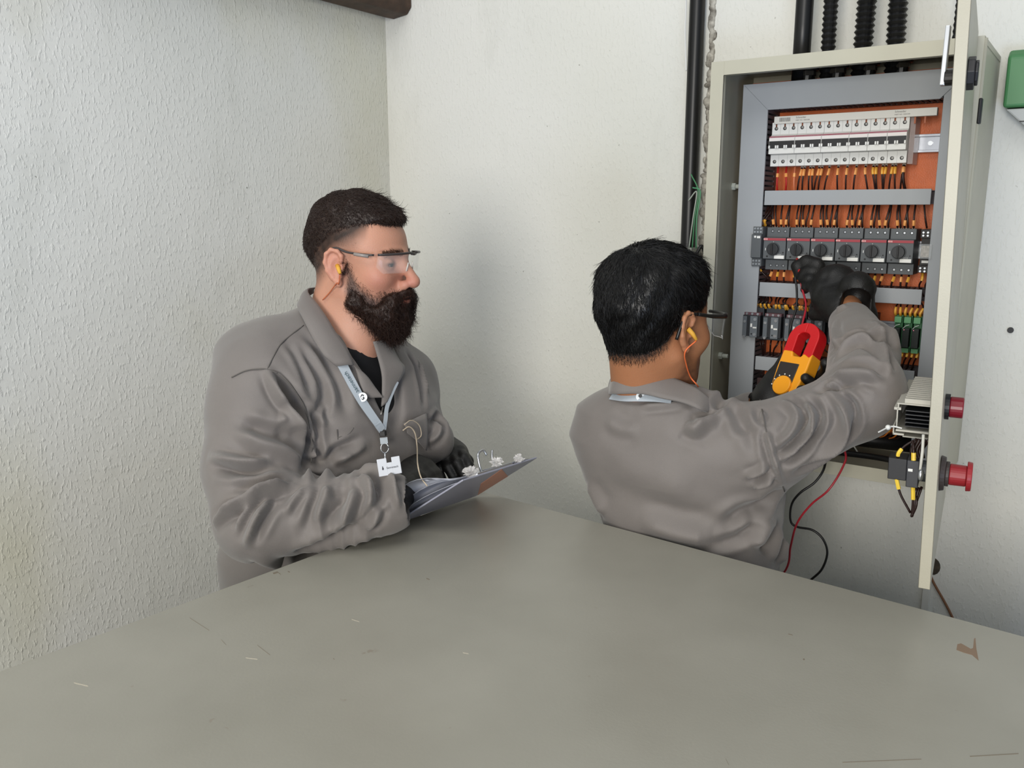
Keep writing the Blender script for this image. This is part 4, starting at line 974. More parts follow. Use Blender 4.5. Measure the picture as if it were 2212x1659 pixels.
    b.u(seg(nk, NB + A_(-.01, 0, 0), .058, .068), .03).u(seg(nk2, NB + A_(.035, 0, .0), .045, .055), .03)
    b.u(loft([(.93, -1.21, 1.165, .150, .115, th, 2.2), (1.30, -1.205, 1.18, .165, .115, th, 2.2), (1.38, -1.205, 1.184, .14, .09, th, 2.2), (1.43, -1.205, 1.185, .075, .065, th, 2)], .03), .05)
    for s_, e_, w_ in ((RS, RE, RW), (LS, LE, LW)): b.u(seg(s_, e_, .042, .038), .04).u(seg(e_, w_, .040, .028), .02)
    hipR, hipL = A_(-1.21, 1.07, .93), A_(-1.21, 1.27, .93)
    for h_, k_, a_ in ((hipR, A_(-1.20, 1.06, .50), A_(-1.22, 1.05, .09)), (hipL, A_(-1.20, 1.28, .50), A_(-1.22, 1.29, .09))): b.u(seg(h_, k_, .080, .052), .05).u(seg(k_, a_, .050, .036), .02)
    VB, QB = polygonize(b, (-1.42, .82, 0.02), (-.86, 1.52, 1.56), .010)
    m = VB[QB].mean(1)[:, 2] < 1.41; 
    VH, QH = polygonize(b, (-1.36, 1.02, 1.395), (-.98, 1.36, 1.78), .0021)
    # one continuous skin: fine head and neck over a coarser hidden body
    Vb = VB; keep = (VB[QB][:, :, 2].max(1) < 1.405); QBk = QB[keep]
    Vall = np.vstack([VH, Vb]); Qall = np.vstack([QH, QBk + len(VH)])
    L_ = toL(Vall, Fh); x, y, z = L_.T
    base = np.array(lin('#bf8c74')[:3]); col = np.tile(base, (len(Vall), 1))
    def blend(c, w_, hexc): w_ = np.clip(w_, 0, 1)[:, None]; return c * (1 - w_) + np.array(lin(hexc)[:3]) * w_
    gz = lambda cx, cz, sx, sz: np.exp(-((x - cx) / sx) ** 2 - ((z - cz) / sz) ** 2)
    col = blend(col, .55 * gz(.075, -.025, .03, .03), '#b07060'); col = blend(col, .6 * gz(.118, -.030, .016, .016), '#b47264'); col = blend(col, .5 * (np.abs(y) > .078) * gz(-.006, .004, .03, .04), '#bd7c6b')
    col = blend(col, .35 * (z < -.06), '#bf927c')
    hl = np.interp(x, [-.12, -.06, -.02, .03, .05, .07, .10], [-.055, -.025, .020, .045, .068, .084, .086])
    fade = np.clip((z - hl + .030) / .055, 0, 1) ** 1.3 * np.clip((.058 - x) / .008, 0, 1) * (1 + .06 * wob(Vall, 300, 2)); fade *= np.clip((np.abs(y) + (x < -.03) * .1 - .02) / .03, 0, 1) * (np.abs(y) < .0795)
    col = blend(col, fade * .97, '#2a1c15')
    bd = np.clip((np.interp(x, [-.02, .012, .03, .06, .09, .12], [-.02, .012, -.022, -.048, -.042, -.046]) - z) / .022, 0, 1) * np.clip((x - .004) / .01, 0, 1) * np.clip((z + .085 + .02 * (x > .05)) / .015, 0, 1); lips = gz(.102, -.0635, .014, .010)
    col = blend(col, bd * .85, '#2c1a13'); col = blend(col, lips * 1.1 * (np.abs(y) < .024), '#a8604f')
    col = blend(col, 1.1 * np.exp(-((x - .090) / .010) ** 2 - ((np.abs(y) - .033) / .014) ** 4 - ((z - .0050) / .0042) ** 2), '#3f2a22')
    eb = np.exp(-((z - .026 - .004 * (np.abs(y) < .04)) / .0045) ** 2) * (x > .065) * (np.abs(y) > .010) * (np.abs(y) < .050); col = blend(col, eb * .8, '#33221a')
    body = to_obj('person', Vall, Qall, SKIN1, origin=(-1.21, 1.17, 0.02), col=col.astype(np.float32))
    tag(body, 'bearded person in grey work jacket and safety glasses writing on a clipboard', 'person')
    jacket = to_obj('work_jacket', V, Q, CLOTH, body)
    for s in (1, -1):
        e = MB().sphere(toW((.0755, s * .032, .0045), Fh), .0126, 16, 12).build('eyeball', mat('eye white', '#8d7a6e', .35), body, smooth=True)
        MB().sphere(toW((.0838, s * .032 , .0045), Fh), .0062, 12, 8).build('iris', mat('dark iris', '#1c120d', .6, spec=.1), e, smooth=True)
    # ---- hair
    def thick(P):
        L2 = toL(P, Fh); x, y, z = L2[..., 0], L2[..., 1], L2[..., 2]
        zl = np.interp(x, [-.12, -.09, -.06, -.02, .03, .046, .056, .075, .10], [-.030, -.02, .010, .042, .058, .070, .080, .084, .083])
        s = z - zl; t = np.clip(s / .06, 0, 1) ** 1.3 * .007 + np.clip((z - .080) / .05, 0, 1) * .011 + np.clip((z - .070) / .025, 0, 1) * np.clip((.128 - z) / .04, 0, 1) * np.clip((x - .04) / .04, 0, 1) * .015
        t = t - .0022 - .003 * np.clip(1 - s / .006, 0, 1); return t * (1 + .16 * wob(P, 190, 7))
    hf = lambda P: b(P) - thick(P)
    Vh, Qh = polygonize(hf, (-1.34, 1.04, 1.54), (-1.00, 1.36, 1.78), .0026)
    d0 = b(Vh); kp = (d0[Qh].max(1) > -.0005) & (toL(Vh, Fh)[:, 2][Qh].min(1) > -.06)
    Qh = Qh[kp]; hair = to_obj('hair', Vh, Qh, HAIR1, body)
    P, n = scatter(Vh, Qh, 15000, lambda c: np.ones(len(c)), 3); Lc = toL(P, Fh); up = np.clip((Lc[:, 2] - .075) / .03, 0, 1)
    fw = Fh[0][:, 0]; flow = fw * (.9 * up)[:, None] + A_(0, 0, -1.0) * (1 - up)[:, None]; rg = np.random.default_rng(5)
    dn = n * (.35 + .35 * up)[:, None] + flow * .8 + rg.normal(size=P.shape) * .28; dn /= np.linalg.norm(dn, axis=1)[:, None]
    strands('hair_strands', P - n * .002, dn, (.005 + .012 * up) * rg.uniform(.6, 1.2, len(P)), .00042, HAIR1, hair, .16, 5)
    # ---- beard
    bs = Sdf()
    for s in (1, -1):
        bs.u(seg((.018, s * .061, -.046), (.022, s * .057, -.064), .006, .013)).u(seg((.018, s * .056, -.066), (.060, s * .036, -.098), .017, .022), .02)
        bs.u(seg((.104, s * .004, -.050), (.084, s * .036, -.066), .0085, .0080), .012).u(seg((.090, s * .036, -.066), (.074, s * .040, -.095), .012, .02), .02)
    bs.u(ell((.064, 0, -.104), (.032, .042, .032)), .02).u(ell((.070, 0, -.118), (.028, .033, .027)), .02).u(seg((.090, 0, -.081), (.080, 0, -.10), .009, .018), .01)
    bs.sub(ell((.108, 0, -.0655), (.017, .024, .0085)), .004)
    bfW = in_frame(bs, Fh); bf = lambda P: bfW(P) - .0022 * wob(P, 230, 9) - .0012 * wob(P, 480, 10)
    Vb, Qb = polygonize(bf, (-1.26, 1.07, 1.38), (-.98, 1.36, 1.60), .0024); beard = to_obj('beard', Vb, Qb, BEARD1, body)
    P, n = scatter(Vb, Qb, 12000, lambda c: np.ones(len(c)), 4); rg = np.random.default_rng(6); Lc = toL(P, Fh)
    low = np.clip((-.06 - Lc[:, 2]) / .06, 0, 1); dn = n * .55 + A_(0, 0, -.75) + fw * .12 + rg.normal(size=P.shape) * .42; dn /= np.linalg.norm(dn, axis=1)[:, None]
    strands('beard_strands', P - n * .003, dn, (.008 + .014 * low) * rg.uniform(.5, 1.3, len(P)), .00034, BEARD1, beard, .34, 7)
    bod = in_frame(hs, Fh); ck = (in_frame(hs, Fh)(VH[QH].mean(1)) < .01)
    def cheek(c):
        l = toL(c, Fh); zt = np.interp(l[:, 0], [.0, .012, .03, .06, .09, .12], [.030, .022, -.014, -.044, -.040, -.044]); return ((l[:, 2] < zt) & (l[:, 2] > zt - .065) & (l[:, 0] > .008) & (l[:, 0] < .105)) * np.clip((zt - l[:, 2]) / .03, .08, 1).astype(float) + 1e-6 * (l[:, 2] > -.1)
    P, n = scatter(VH, QH, 11000, cheek, 8); dn = n * .5 + A_(0, 0, -.8) + fw * .25 + rg.normal(size=P.shape) * .3; dn /= np.linalg.norm(dn, axis=1)[:, None]
    strands('beard_strands', P, dn, rg.uniform(.004, .010, len(P)), .00026, BEARD1, beard, .2, 9)
    def fz(c):
        l = toL(c, Fh); zl = np.interp(l[:, 0], [-.12, -.09, -.06, -.02, .03, .046, .056], [-.030, -.02, .010, .042, .058, .070, .080]); s = l[:, 2] - zl
        return ((s < .045) & (s > -.040) & (l[:, 0] < .05) & (np.abs(l[:, 1]) < .079)) * np.exp(np.minimum(s, .01) / .018) + 1e-9
    P, n = scatter(VH, QH, 12000, fz, 9); dn = n * .45 + A_(0, 0, -.8) + rg.normal(size=P.shape) * .25; dn /= np.linalg.norm(dn, axis=1)[:, None]
    strands('fade_strands', P, dn, rg.uniform(.0015, .0035, len(P)), .00018, HAIR1, hair, .1, 10, k=3)
    def brow(c): l = toL(c, Fh); return (np.exp(-((l[:, 2] - .026) / .004) ** 2) * (l[:, 0] > .06) * (np.abs(l[:, 1]) > .010) * (np.abs(l[:, 1]) < .050)) + 1e-9
    P, n = scatter(VH, QH, 700, brow, 28); dn = n * .5 + A_(0, 0, .2) + np.sign(toL(P, Fh)[:, 1])[:, None] * Fh[0][:, 1] * .7 + np.random.default_rng(3).normal(size=P.shape) * .25; dn /= np.linalg.norm(dn, axis=1)[:, None]
    strands('eyebrow_strands', P, dn, np.full(len(P), .007), .00028, BEARD1, body, .15, 29, k=3)
    # ---- T-shirt
    t = Sdf(); t.u(loft([(1.22, -1.205, 1.175, .180, .132, th, 2.4), (1.34, -1.205, 1.182, .160, .118, th, 2.3), (1.41, -1.205, 1.185, .12, .088, th, 2.1), (1.462, -1.20, 1.185, .080, .078, th, 2)], .02))
    t.sub(seg(NB + A_(.02, 0, .012), NB + A_(.09, 0, .11), .064, .09), .006)
    Vt, Qt = polygonize(t, (-1.42, .96, 1.22), (-.98, 1.40, 1.50), .005); to_obj('black_shirt', relax(Vt, Qt, 1), Qt, TEE, body)
    # ---- trousers and boots
    tr = Sdf(); tr.u(loft([(.80, -1.21, 1.17, .155, .12, th, 2.2), (.97, -1.21, 1.165, .160, .125, th, 2.2)], .02))
    for s in (-1, 1):
        y = 1.17 + s * .105; tr.u(seg((-1.21, y, .88), (-1.20, y, .50), .092, .075), .03).u(seg((-1.20, y, .50), (-1.22, y, .13), .075, .068), .02)
    Vt, Qt = polygonize(tr, (-1.42, .92, .04), (-1.0, 1.42, 1.0), .010); to_obj('trousers', relax(Vt, Qt, 1), Qt, TROUS, body)
    for s in (-1, 1):
        y = 1.17 + s * .105; q = Sdf().u(seg((-1.235, y, .05), (-1.225, y, .15), .045, .045)).u(seg((-1.23, y, .042), (-1.07, y + s * .015, .036), .042, .036), .03)
        q.inter(lambda P: -P[..., 2] + .002, .004); Vt, Qt = polygonize(q, (-1.30, y - .07, -.01), (-1.0, y + .09, .22), .006); to_obj('boot', Vt, Qt, BOOT, body)
    # ---- collar, placket, seams
    off = .008; Hs = Sdf(); Hs.ops = list(solid.ops); Hs.u(seg(NB + A_(-.01, 0, -.02), NB + A_(-.005, 0, .045), .074, .068), .01)
    def H(px, py, o=.008): p = hit(Hs, px, py, o); return p if p is not None else D(px, py, 1.6)
    IN = [H(662, 626, .014) + A_(-.02, .05, 0), H(663, 626, .012), H(690, 663, .010), H(725, 717, .010), H(748, 752, .012), H(764, 789, .012)]
    OUT = [H(650, 640, .02) + A_(-.03, .06, 0), H(643, 655, .014), H(655, 690, .010), H(694, 760, .009), H(712, 780, .009), H(727, 792, .009)]
    sheet('collar', IN, OUT, .0028, CLOTH, jacket, bulge=.005)
    IN = [H(806, 738, .020), H(812, 760, .016), H(826, 820, .012), H(824, 878, .006)]
    OUT = [H(842, 735, .012), H(862, 778, .012), H(874, 802, .012), H(838, 862, .006)]
    sheet('lapel', IN, OUT, .0026, CLOTH, jacket, bulge=.003)
    IN = [H(763, 788, .004), H(790, 810, .008), H(812, 838, .010), H(826, 857, .012)]
    OUT = [H(768, 800, .004), H(780, 835, .006), H(795, 857, .007), H(825, 859, .011)]
    sheet('lapel', IN, OUT, .0024, CLOTH, jacket, bulge=.003)
    def seamline(pts, r=.0011, mm=SEAM, name='seam', f_=None):
        P = [hit(f_ or g, *p, .0008) for p in pts]; P = [p for p in P if p is not None]
        if len(P) > 1: MB().tube(spline(P, 6), r, 5).build(name, mm, jacket, smooth=True)
    seamline([(656, 703), (628, 724), (605, 745), (588, 775), (577, 798)]); seamline([(500, 815), (530, 801), (560, 797), (577, 798), (600, 806)])
    seamline([(600, 806), (630, 835), (655, 875), (668, 915), (674, 960), (672, 1000)])
    seamline([(823, 895), (830, 870), (845, 840), (862, 815)], .0014, mat('zip tape', '#b0aca6', .5), 'zip')
    seamline([(730, 945), (752, 938), (764, 924)]); seamline([(728, 928), (730, 950)])
    # breast pocket flap, left chest
    IN = [H(872, 915, .006), H(895, 905, .007), H(921, 893, .006)]; OUT = [H(880, 936, .006), H(905, 955, .012), H(922, 973, .010)]
    sheet('pocket_flap', IN, OUT, .0025, CLOTH, jacket, nu=14, bulge=.003)
    # ---- gloved hands (clothing of the body), both above the clipboard plane
    ba_, bb_, bd_ = CA, CB, CD; bn = np.cross(bb_ - ba_, bd_ - ba_); bn /= np.linalg.norm(bn); bn = -bn if bn[2] < 0 else bn
    def BP(px, py, o): dd = D(px, py, 1.0) - A_(0, 0, EYE); t_ = ((ba_ + bn * o - A_(0, 0, EYE)) @ bn) / (dd @ bn); return A_(0, 0, EYE) + dd * t_
    R0 = BP(876, 1046, .060); hR = hand_sdf(R0, BP(984, 984, .090) - R0, (-.45, .75, -.35), [(.8, .9, .5), (.85, .9, .5), (.95, .9, .5), (1., .9, .6)], sc=1.0, side=1, thumb=((.024, .030, .020), (.055, .034, .040), (.080, .024, .055)))
    hR.u(seg(RW + A_(.01, .01, 0), R0, .030, .030), .02)
    Wl = BP(950, 970, .135); Kl = BP(980, 1005, .07)
    hL = hand_sdf(Wl, (Kl - Wl), -bn, [(.15, .5, .4), (.2, .55, .4), (.25, .6, .4), (.3, .6, .4)], sc=.98, side=-1, thumb=((.03, .036, .014), (.06, .038, .034), (.088, .020, .044)))
    hL.u(seg(Wl, LW, .031, .034), .02)
    for f_, lo, hi in ((hR, (-1.10, .98, 1.10), (-.78, 1.40, 1.36)), (hL, (-1.16, 1.06, 1.10), (-.78, 1.54, 1.40))):
        Vg, Qg = polygonize(f_, lo, hi, .0028); Vg = relax(Vg, Qg, 1); Ng = vnormals(Vg, Qg); Vg += Ng * (.0008 * wob(Vg, 190, 3))[:, None]; to_obj('glove', Vg, Qg, GLOVE, body)
    # ---- safety glasses (worn: top level)
    T = lambda *p: toW(p, Fh); gl = thing('safety_glasses', T(.105, 0, .02), 'clear safety glasses with slim dark temples on the bearded person', 'glasses')
    LENS = mat('clear lens', '#e8eef0', .03, alpha=.07, spec=1.0); FRM = mat('dark glasses frame', '#3a3534', .3)
    for s in (1, -1):
        # wrap-round lens: outline swept on a curved front
        us = np.linspace(0, 1, 14); top = []; bot = []
        for u in us:
            a = u * 1.18; yy = s * (.008 + .064 * math.sin(a) / math.sin(1.18)); xx = .119 - .050 * (1 - math.cos(a)) * 1.25
            top.append(T(xx, yy, .026 - .002 * u)); dz = .036 if .2 < u < .85 else (.022 + .014 * min(1, u / .2) if u <= .2 else .036 - .012 * (u - .85) / .15)
            bot.append(T(xx - .004, yy, .026 - dz))
        sheet('lens', top, bot, .0016, LENS, gl, nu=20, nv=4, bulge=.0)
        MB().tube([A_(*p) + A_(0, 0, .001) for p in top], .0024, 6).build('brow_bar', FRM, gl, smooth=True)
        tp = [T(.073, s * .073, .0245), T(.05, s * .080, .026), T(.02, s * .0825, .030), T(.0, s * .083, .037), T(-.012, s * .085, .036)]
        MB().tube(spline(tp, 5), .0021, 6).build('temple', FRM, gl, smooth=True)
        MB().tube([T(.064, s * .078, .0225), T(.036, s * .0822, .0265)], .0032, 8).build('temple_sleeve', mat('grey temple sleeve', '#8d8580', .3), gl, smooth=True)
        MB().tube([T(-.020, s * .084, .004), T(-.026, s * .083, -.002)], .0035, 8).build('temple_tip', mat('temple tip', '#2c241f', .4), gl, smooth=True)
    MB().tube([T(.119, -.009, .025), T(.120, 0, .024), T(.119, .009, .025)], .0026, 6).build('bridge', FRM, gl, smooth=True)
    MB().tube([T(.112, -.009, .008), T(.109, -.013, -.008)], .0014, 6).tube([T(.112, .009, .008), T(.109, .013, -.008)], .0014, 6).build('nose_pad', mat('pad clear', '#d8d2c8', .2), gl, smooth=True)
    # ---- ear plugs
    ep = thing('corded_earplugs', T(.008, -.083, -.004), 'yellow earplug with thin orange cord in the ear of the bearded person', 'earplugs')
    for s in (1, -1):
        MB().tube([T(-.002, s * .080, .004), T(.004, s * .086, -.002), T(.009, s * .090, -.010)], [.0045, .004, .0028], 8).build('plug', mat('yellow foam', '#d8a23a', .6), ep, smooth=True)
    cd = [T(.008, -.089, -.012), T(.004, -.088, -.030)] + [hit(lambda P: np.minimum(b(P), Hs(P)), *p, .003) for p in ((727, 612), (712, 632), (697, 648))]
    MB().tube(spline(cd, 6), .0011, 6).build('cord', mat('orange cord', '#b8643f', .5), ep, smooth=True)
    # ---- lanyard with badge
    LB = mat('pale lanyard', '#aeb6bd', .5); ly = thing('lanyard', H(740, 800), 'pale grey printed lanyard with white badge hanging on the bearded person', 'lanyard')
    pts = [(738, 785), (752, 812), (768, 842), (783, 868), (800, 893), (815, 914), (826, 930)]
    C = spline([H(*p, .011) for p in pts], 5); Nn = grad(Hs, C); ribbon('strap', C, Nn, np.linspace(.0195, .0150, len(C)), .0012, LB, ly)
    C2 = spline([H(*p, .010) for p in ((830, 928), (833, 905), (836, 880), (846, 850), (858, 824))], 5); ribbon('strap', C2, grad(Hs, C2), .008, .0012, LB, ly)
    n0 = -(D(783, 868, 1) - A_(0, 0, EYE)); n0 /= np.linalg.norm(n0)
    c = H(783, 858, .013); q = MB().cyl(c, c + n0 * .0012, .0085, 24).build('round_logo', mat('logo white', '#e9ecee', .5), ly)
    MB().tube([c + n0 * .0016 + A_(*v) for v in ((.002, .001, .003), (-.001, 0, .0045), (-.003, -.001, .001), (-.002, -.001, -.003), (.001, 0, -.004), (.003, .001, -.001), (.001, 0, .0))], .0010, 6).build('logo_mark', BLACK, q)
    rt = np.cross(A_(0, 0, 1), n0); rt /= np.linalg.norm(rt); upv = np.cross(n0, rt)
    def lay_text(name, s_, size, p, ang, m_, par):
        r2 = rt * math.cos(ang) + upv * math.sin(ang); u2 = -rt * math.sin(ang) + upv * math.cos(ang)
        Mx = Matrix(((r2[0], u2[0], n0[0], p[0]), (r2[1], u2[1], n0[1], p[1]), (r2[2], u2[2], n0[2], p[2]), (0, 0, 0, 1))); text_mesh(name, s_, size, Mx, m_, par, .0001)
    ink = mat('dark teal ink', '#2f4a52', .5)
    lay_text('printed_name', 'Sannetech', .0105, H(776, 846, .0125) + n0 * .002, math.radians(119), ink, ly)
    a_, b_ = H(827, 931, .012), H(831, 968, .016)
    MB().tube([a_, a_ * .7 + b_ * .3], .0075, 4).build('buckle', BLACK, ly, bevel=.001)
    ribbon('strap_end', [a_ * .62 + b_ * .38, a_ * .4 + b_ * .6, a_ * .25 + b_ * .75], [n0] * 3, .0135, .003, LB, ly)
    rg_ = [b_ + (rt * math.cos(t_) * .007 + upv * math.sin(t_) * .009) for t_ in np.linspace(0, 2 * PI, 15)]
    MB().tube(rg_, .0012, 6).tube([b_ - upv * .008, b_ - upv * .020, b_ - upv * .032 + rt * .002], .0018, 6).build('snap_hook', STEEL, ly, smooth=True)
    bc = H(841, 1008, .020); bt = Matrix(((*[rt[0], upv[0], n0[0]], bc[0]), (*[rt[1], upv[1], n0[1]], bc[1]), (*[rt[2], upv[2], n0[2]], bc[2]), (0, 0, 0, 1))) @ Matrix.Rotation(.12, 4, 'Z')
    bd = thing('name_badge', bc, 'white plastic name badge clipped to the bearded person lanyard', 'badge')
    MB().box(-.019, -.003, -.014, .015, -.0008, .0008, bt).box(.005, .019, -.014, .015, -.0008, .0008, bt).box(-.0035, .0055, -.014, .007, -.0008, .0008, bt).build('card', mat('badge white', '#c9cbd0', .4), bd, bevel=.0008)
    r3 = np.array(bt)[:3, 0]; u3 = np.array(bt)[:3, 1]; p3 = np.array(bt)[:3, 3] + n0 * .0012
    Mx = Matrix(((r3[0], u3[0], n0[0], (p3 - r3 * .005 - u3 * .003)[0]), (r3[1], u3[1], n0[1], (p3 - r3 * .005 - u3 * .003)[1]), (r3[2], u3[2], n0[2], (p3 - r3 * .005 - u3 * .003)[2]), (0, 0, 0, 1)))
    text_mesh('printed_name', 'Sannetech', .0048, Mx, mat('badge ink', '#27282c', .5), bd, .0001)
    pc = p3 - r3 * .011 - u3 * .002; MB().sphere(pc, (.0014, .0014, .0018), 8, 6).tube([pc, pc + u3 * .0045], [.0012, .0004], 6).build('drop_logo', mat('badge ink', '#27282c', .5), bd)
    # ---- loose earplug cord out of the breast pocket
    P = [H(873, 918, .012), H(888, 908, .014), H(905, 918, .016), H(910, 940, .018), H(900, 950, .018)]
    tag(MB().tube(spline(P, 8), .0009, 6).build('pocket_cord', mat('beige cord', '#b9aa94', .6), smooth=True), 'thin beige cord looped over the breast pocket', 'cord')
    P = [H(870, 930, .012), H(884, 922, .016), H(896, 935, .02), H(901, 965, .03), D(902, 1000, 1.445), D(909, 1030, 1.43), D(923, 1050, 1.42)]
    tag(MB().tube(spline(P, 8), .0012, 6).build('hanging_cord', mat('beige cord', '#b9aa94', .6), smooth=True), 'beige cord hanging from the breast pocket down to the papers', 'cord')
    return body
person_one()
# ---- clipboard
def clipboard():
    a, b_, c, d = CA, CB, CC, CD
    n = np.cross(b_ - a, d - a); n /= np.linalg.norm(n); n = -n if n[2] < 0 else n
    t = thing('clipboard', (a + b_ + c + d) / 4, 'translucent grey clipboard tilted on the corner of the grey housing', 'clipboard')
    V = np.array([a, b_, c, d, a + n * .003, b_ + n * .003, c + n * .003, d + n * .003])
    link_mesh('board', V, [(0, 1, 2, 3), (7, 6, 5, 4), (0, 4, 5, 1), (1, 5, 6, 2), (2, 6, 7, 3), (3, 7, 4, 0)], mat('smoky board', '#a3a4b2', .3, alpha=.88, spec=.6), t, bevel=.0008)
    u = (b_ - a) / np.linalg.norm(b_ - a); v = (d - a) / np.linalg.norm(d - a); o = d * .55 + c * .45
    e0 = o - v * .018 + n * .004
    MB().add([e0 - u * .055, e0 + u * .055, e0 + u * .050 + v * .014 + n * .004, e0 - u * .05 + v * .014 + n * .004, e0 - u * .055 - n * .002, e0 + u * .055 - n * .002, e0 + u * .05 + v * .014 - n * .002, e0 - u * .05 + v * .014 - n * .002], [(0, 1, 2, 3), (7, 6, 5, 4), (0, 4, 5, 1), (1, 5, 6, 2), (2, 6, 7, 3), (3, 7, 4, 0)]).build('clip_plate', STEEL, t, bevel=.001)
    MB().tube(spline([e0 - u * .02 + n * .004, e0 - u * .022 + n * .018 + v * .004, e0 - u * .02 + n * .036 + v * .010, e0 - u * .005 + n * .040 + v * .012, e0 + n * .030 + v * .010], 6), .0022, 7).tube(spline([e0 + u * .02 + n * .004, e0 + u * .015 + n * .022 + v * .006, e0 + u * .018 + n * .036 + v * .012], 6), .002, 7).build('clip_lever', STEEL, t, smooth=True)
    q0 = [a + (b_ - a) * r_ + (d - a) * s_ for r_, s_ in ((.48, .98), (.98, .52), (.99, .04), (.55, .60))]
    Vq = [x - n * .0006 for x in q0] + [x - n * .0002 for x in q0]; link_mesh('orange_sticker', Vq, [(0, 1, 2, 3), (7, 6, 5, 4), (0, 4, 5, 1), (1, 5, 6, 2), (2, 6, 7, 3), (3, 7, 4, 0)], mat('orange sticker', '#c98a6f', .4), t)
    # sheets of paper
    def paper(name, off, shift, lab, curl):
        G = []; nu, nv = 14, 10
        for i in range(nv):
            for j in range(nu):
                s, r = i / (nv - 1), j / (nu - 1); p = a + (b_ - a) * (.0 + .93 * r) + (d - a) * (.02 + .86 * s) + shift * u
                G.append(p + n * (.0045 + off + curl * math.sin(PI * min(1, s * .95 + .03)) ** .8 * (1 - r) ** 5 + .0012 * math.sin(9 * r + 5 * s + off * 900)) - u * curl * .35 * (1 - r) ** 2 * math.sin(PI * s))
        G = np.array(G); K = len(G); V = np.vstack([G, G + n * .0006]); Fc = []
        for i in range(nv - 1):
            for j in range(nu - 1): q = (i * nu + j, i * nu + j + 1, (i + 1) * nu + j + 1, (i + 1) * nu + j); Fc += [q, tuple(x + K for x in q[::-1])]
        bd = [j for j in range(nu)] + [i * nu + nu - 1 for i in range(1, nv)] + [(nv - 1) * nu + j for j in range(nu - 2, -1, -1)] + [i * nu for i in range(nv - 2, 0, -1)]
        for i in range(len(bd)): x, y = bd[i], bd[(i + 1) % len(bd)]; Fc.append((x, y, y + K, x + K))
        tag(link_mesh(name, V, Fc, PAPER, None, smooth=True), lab, 'paper', 'papers on the clipboard')
    paper('paper_sheet', .0, 0, 'white sheet of paper lying flat on the clipboard', .007)
    paper('paper_sheet', .003, .006, 'white sheet of paper with a lifted edge, middle of the stack', .020)
    paper('paper_sheet', .006, -.004, 'topmost white sheet of paper curling up on the clipboard', .034)
    # crumpled clear wrapping under the clip
    rg = np.random.default_rng(12)
    for k, (q, s_, lab) in enumerate(((e0 - u * .045 + n * .010, .011, 'crumpled clear wrapping beside the clipboard clip'), (e0 + u * .015 + n * .012 + v * .01, .009, 'crumpled clear wrapping under the raised clip lever'), (e0 + u * .075 + n * .006 + v * .012, .008, 'crumpled clear wrapping at the far corner of the clipboard'))):
        m_ = MB().sphere(q, (s_, s_ * 1.1, s_ * .8), 16, 12); Vv = m_.V[0]; dv = Vv - q; m_.V[0] = q + dv * (1 + .45 * rg.normal(size=len(Vv)).clip(-1.2, 1.2))[:, None]
        tag(m_.build('plastic_wrap', mat('crumpled film', '#e9e6e4', .12, alpha=.45, spec=1.0)), lab, 'plastic wrap', 'crumpled wrapping on the clipboard')
    # pen in the near hand
    p0, p1 = D(968, 1022, 1.43), D(925, 968, 1.49)
clipboard()
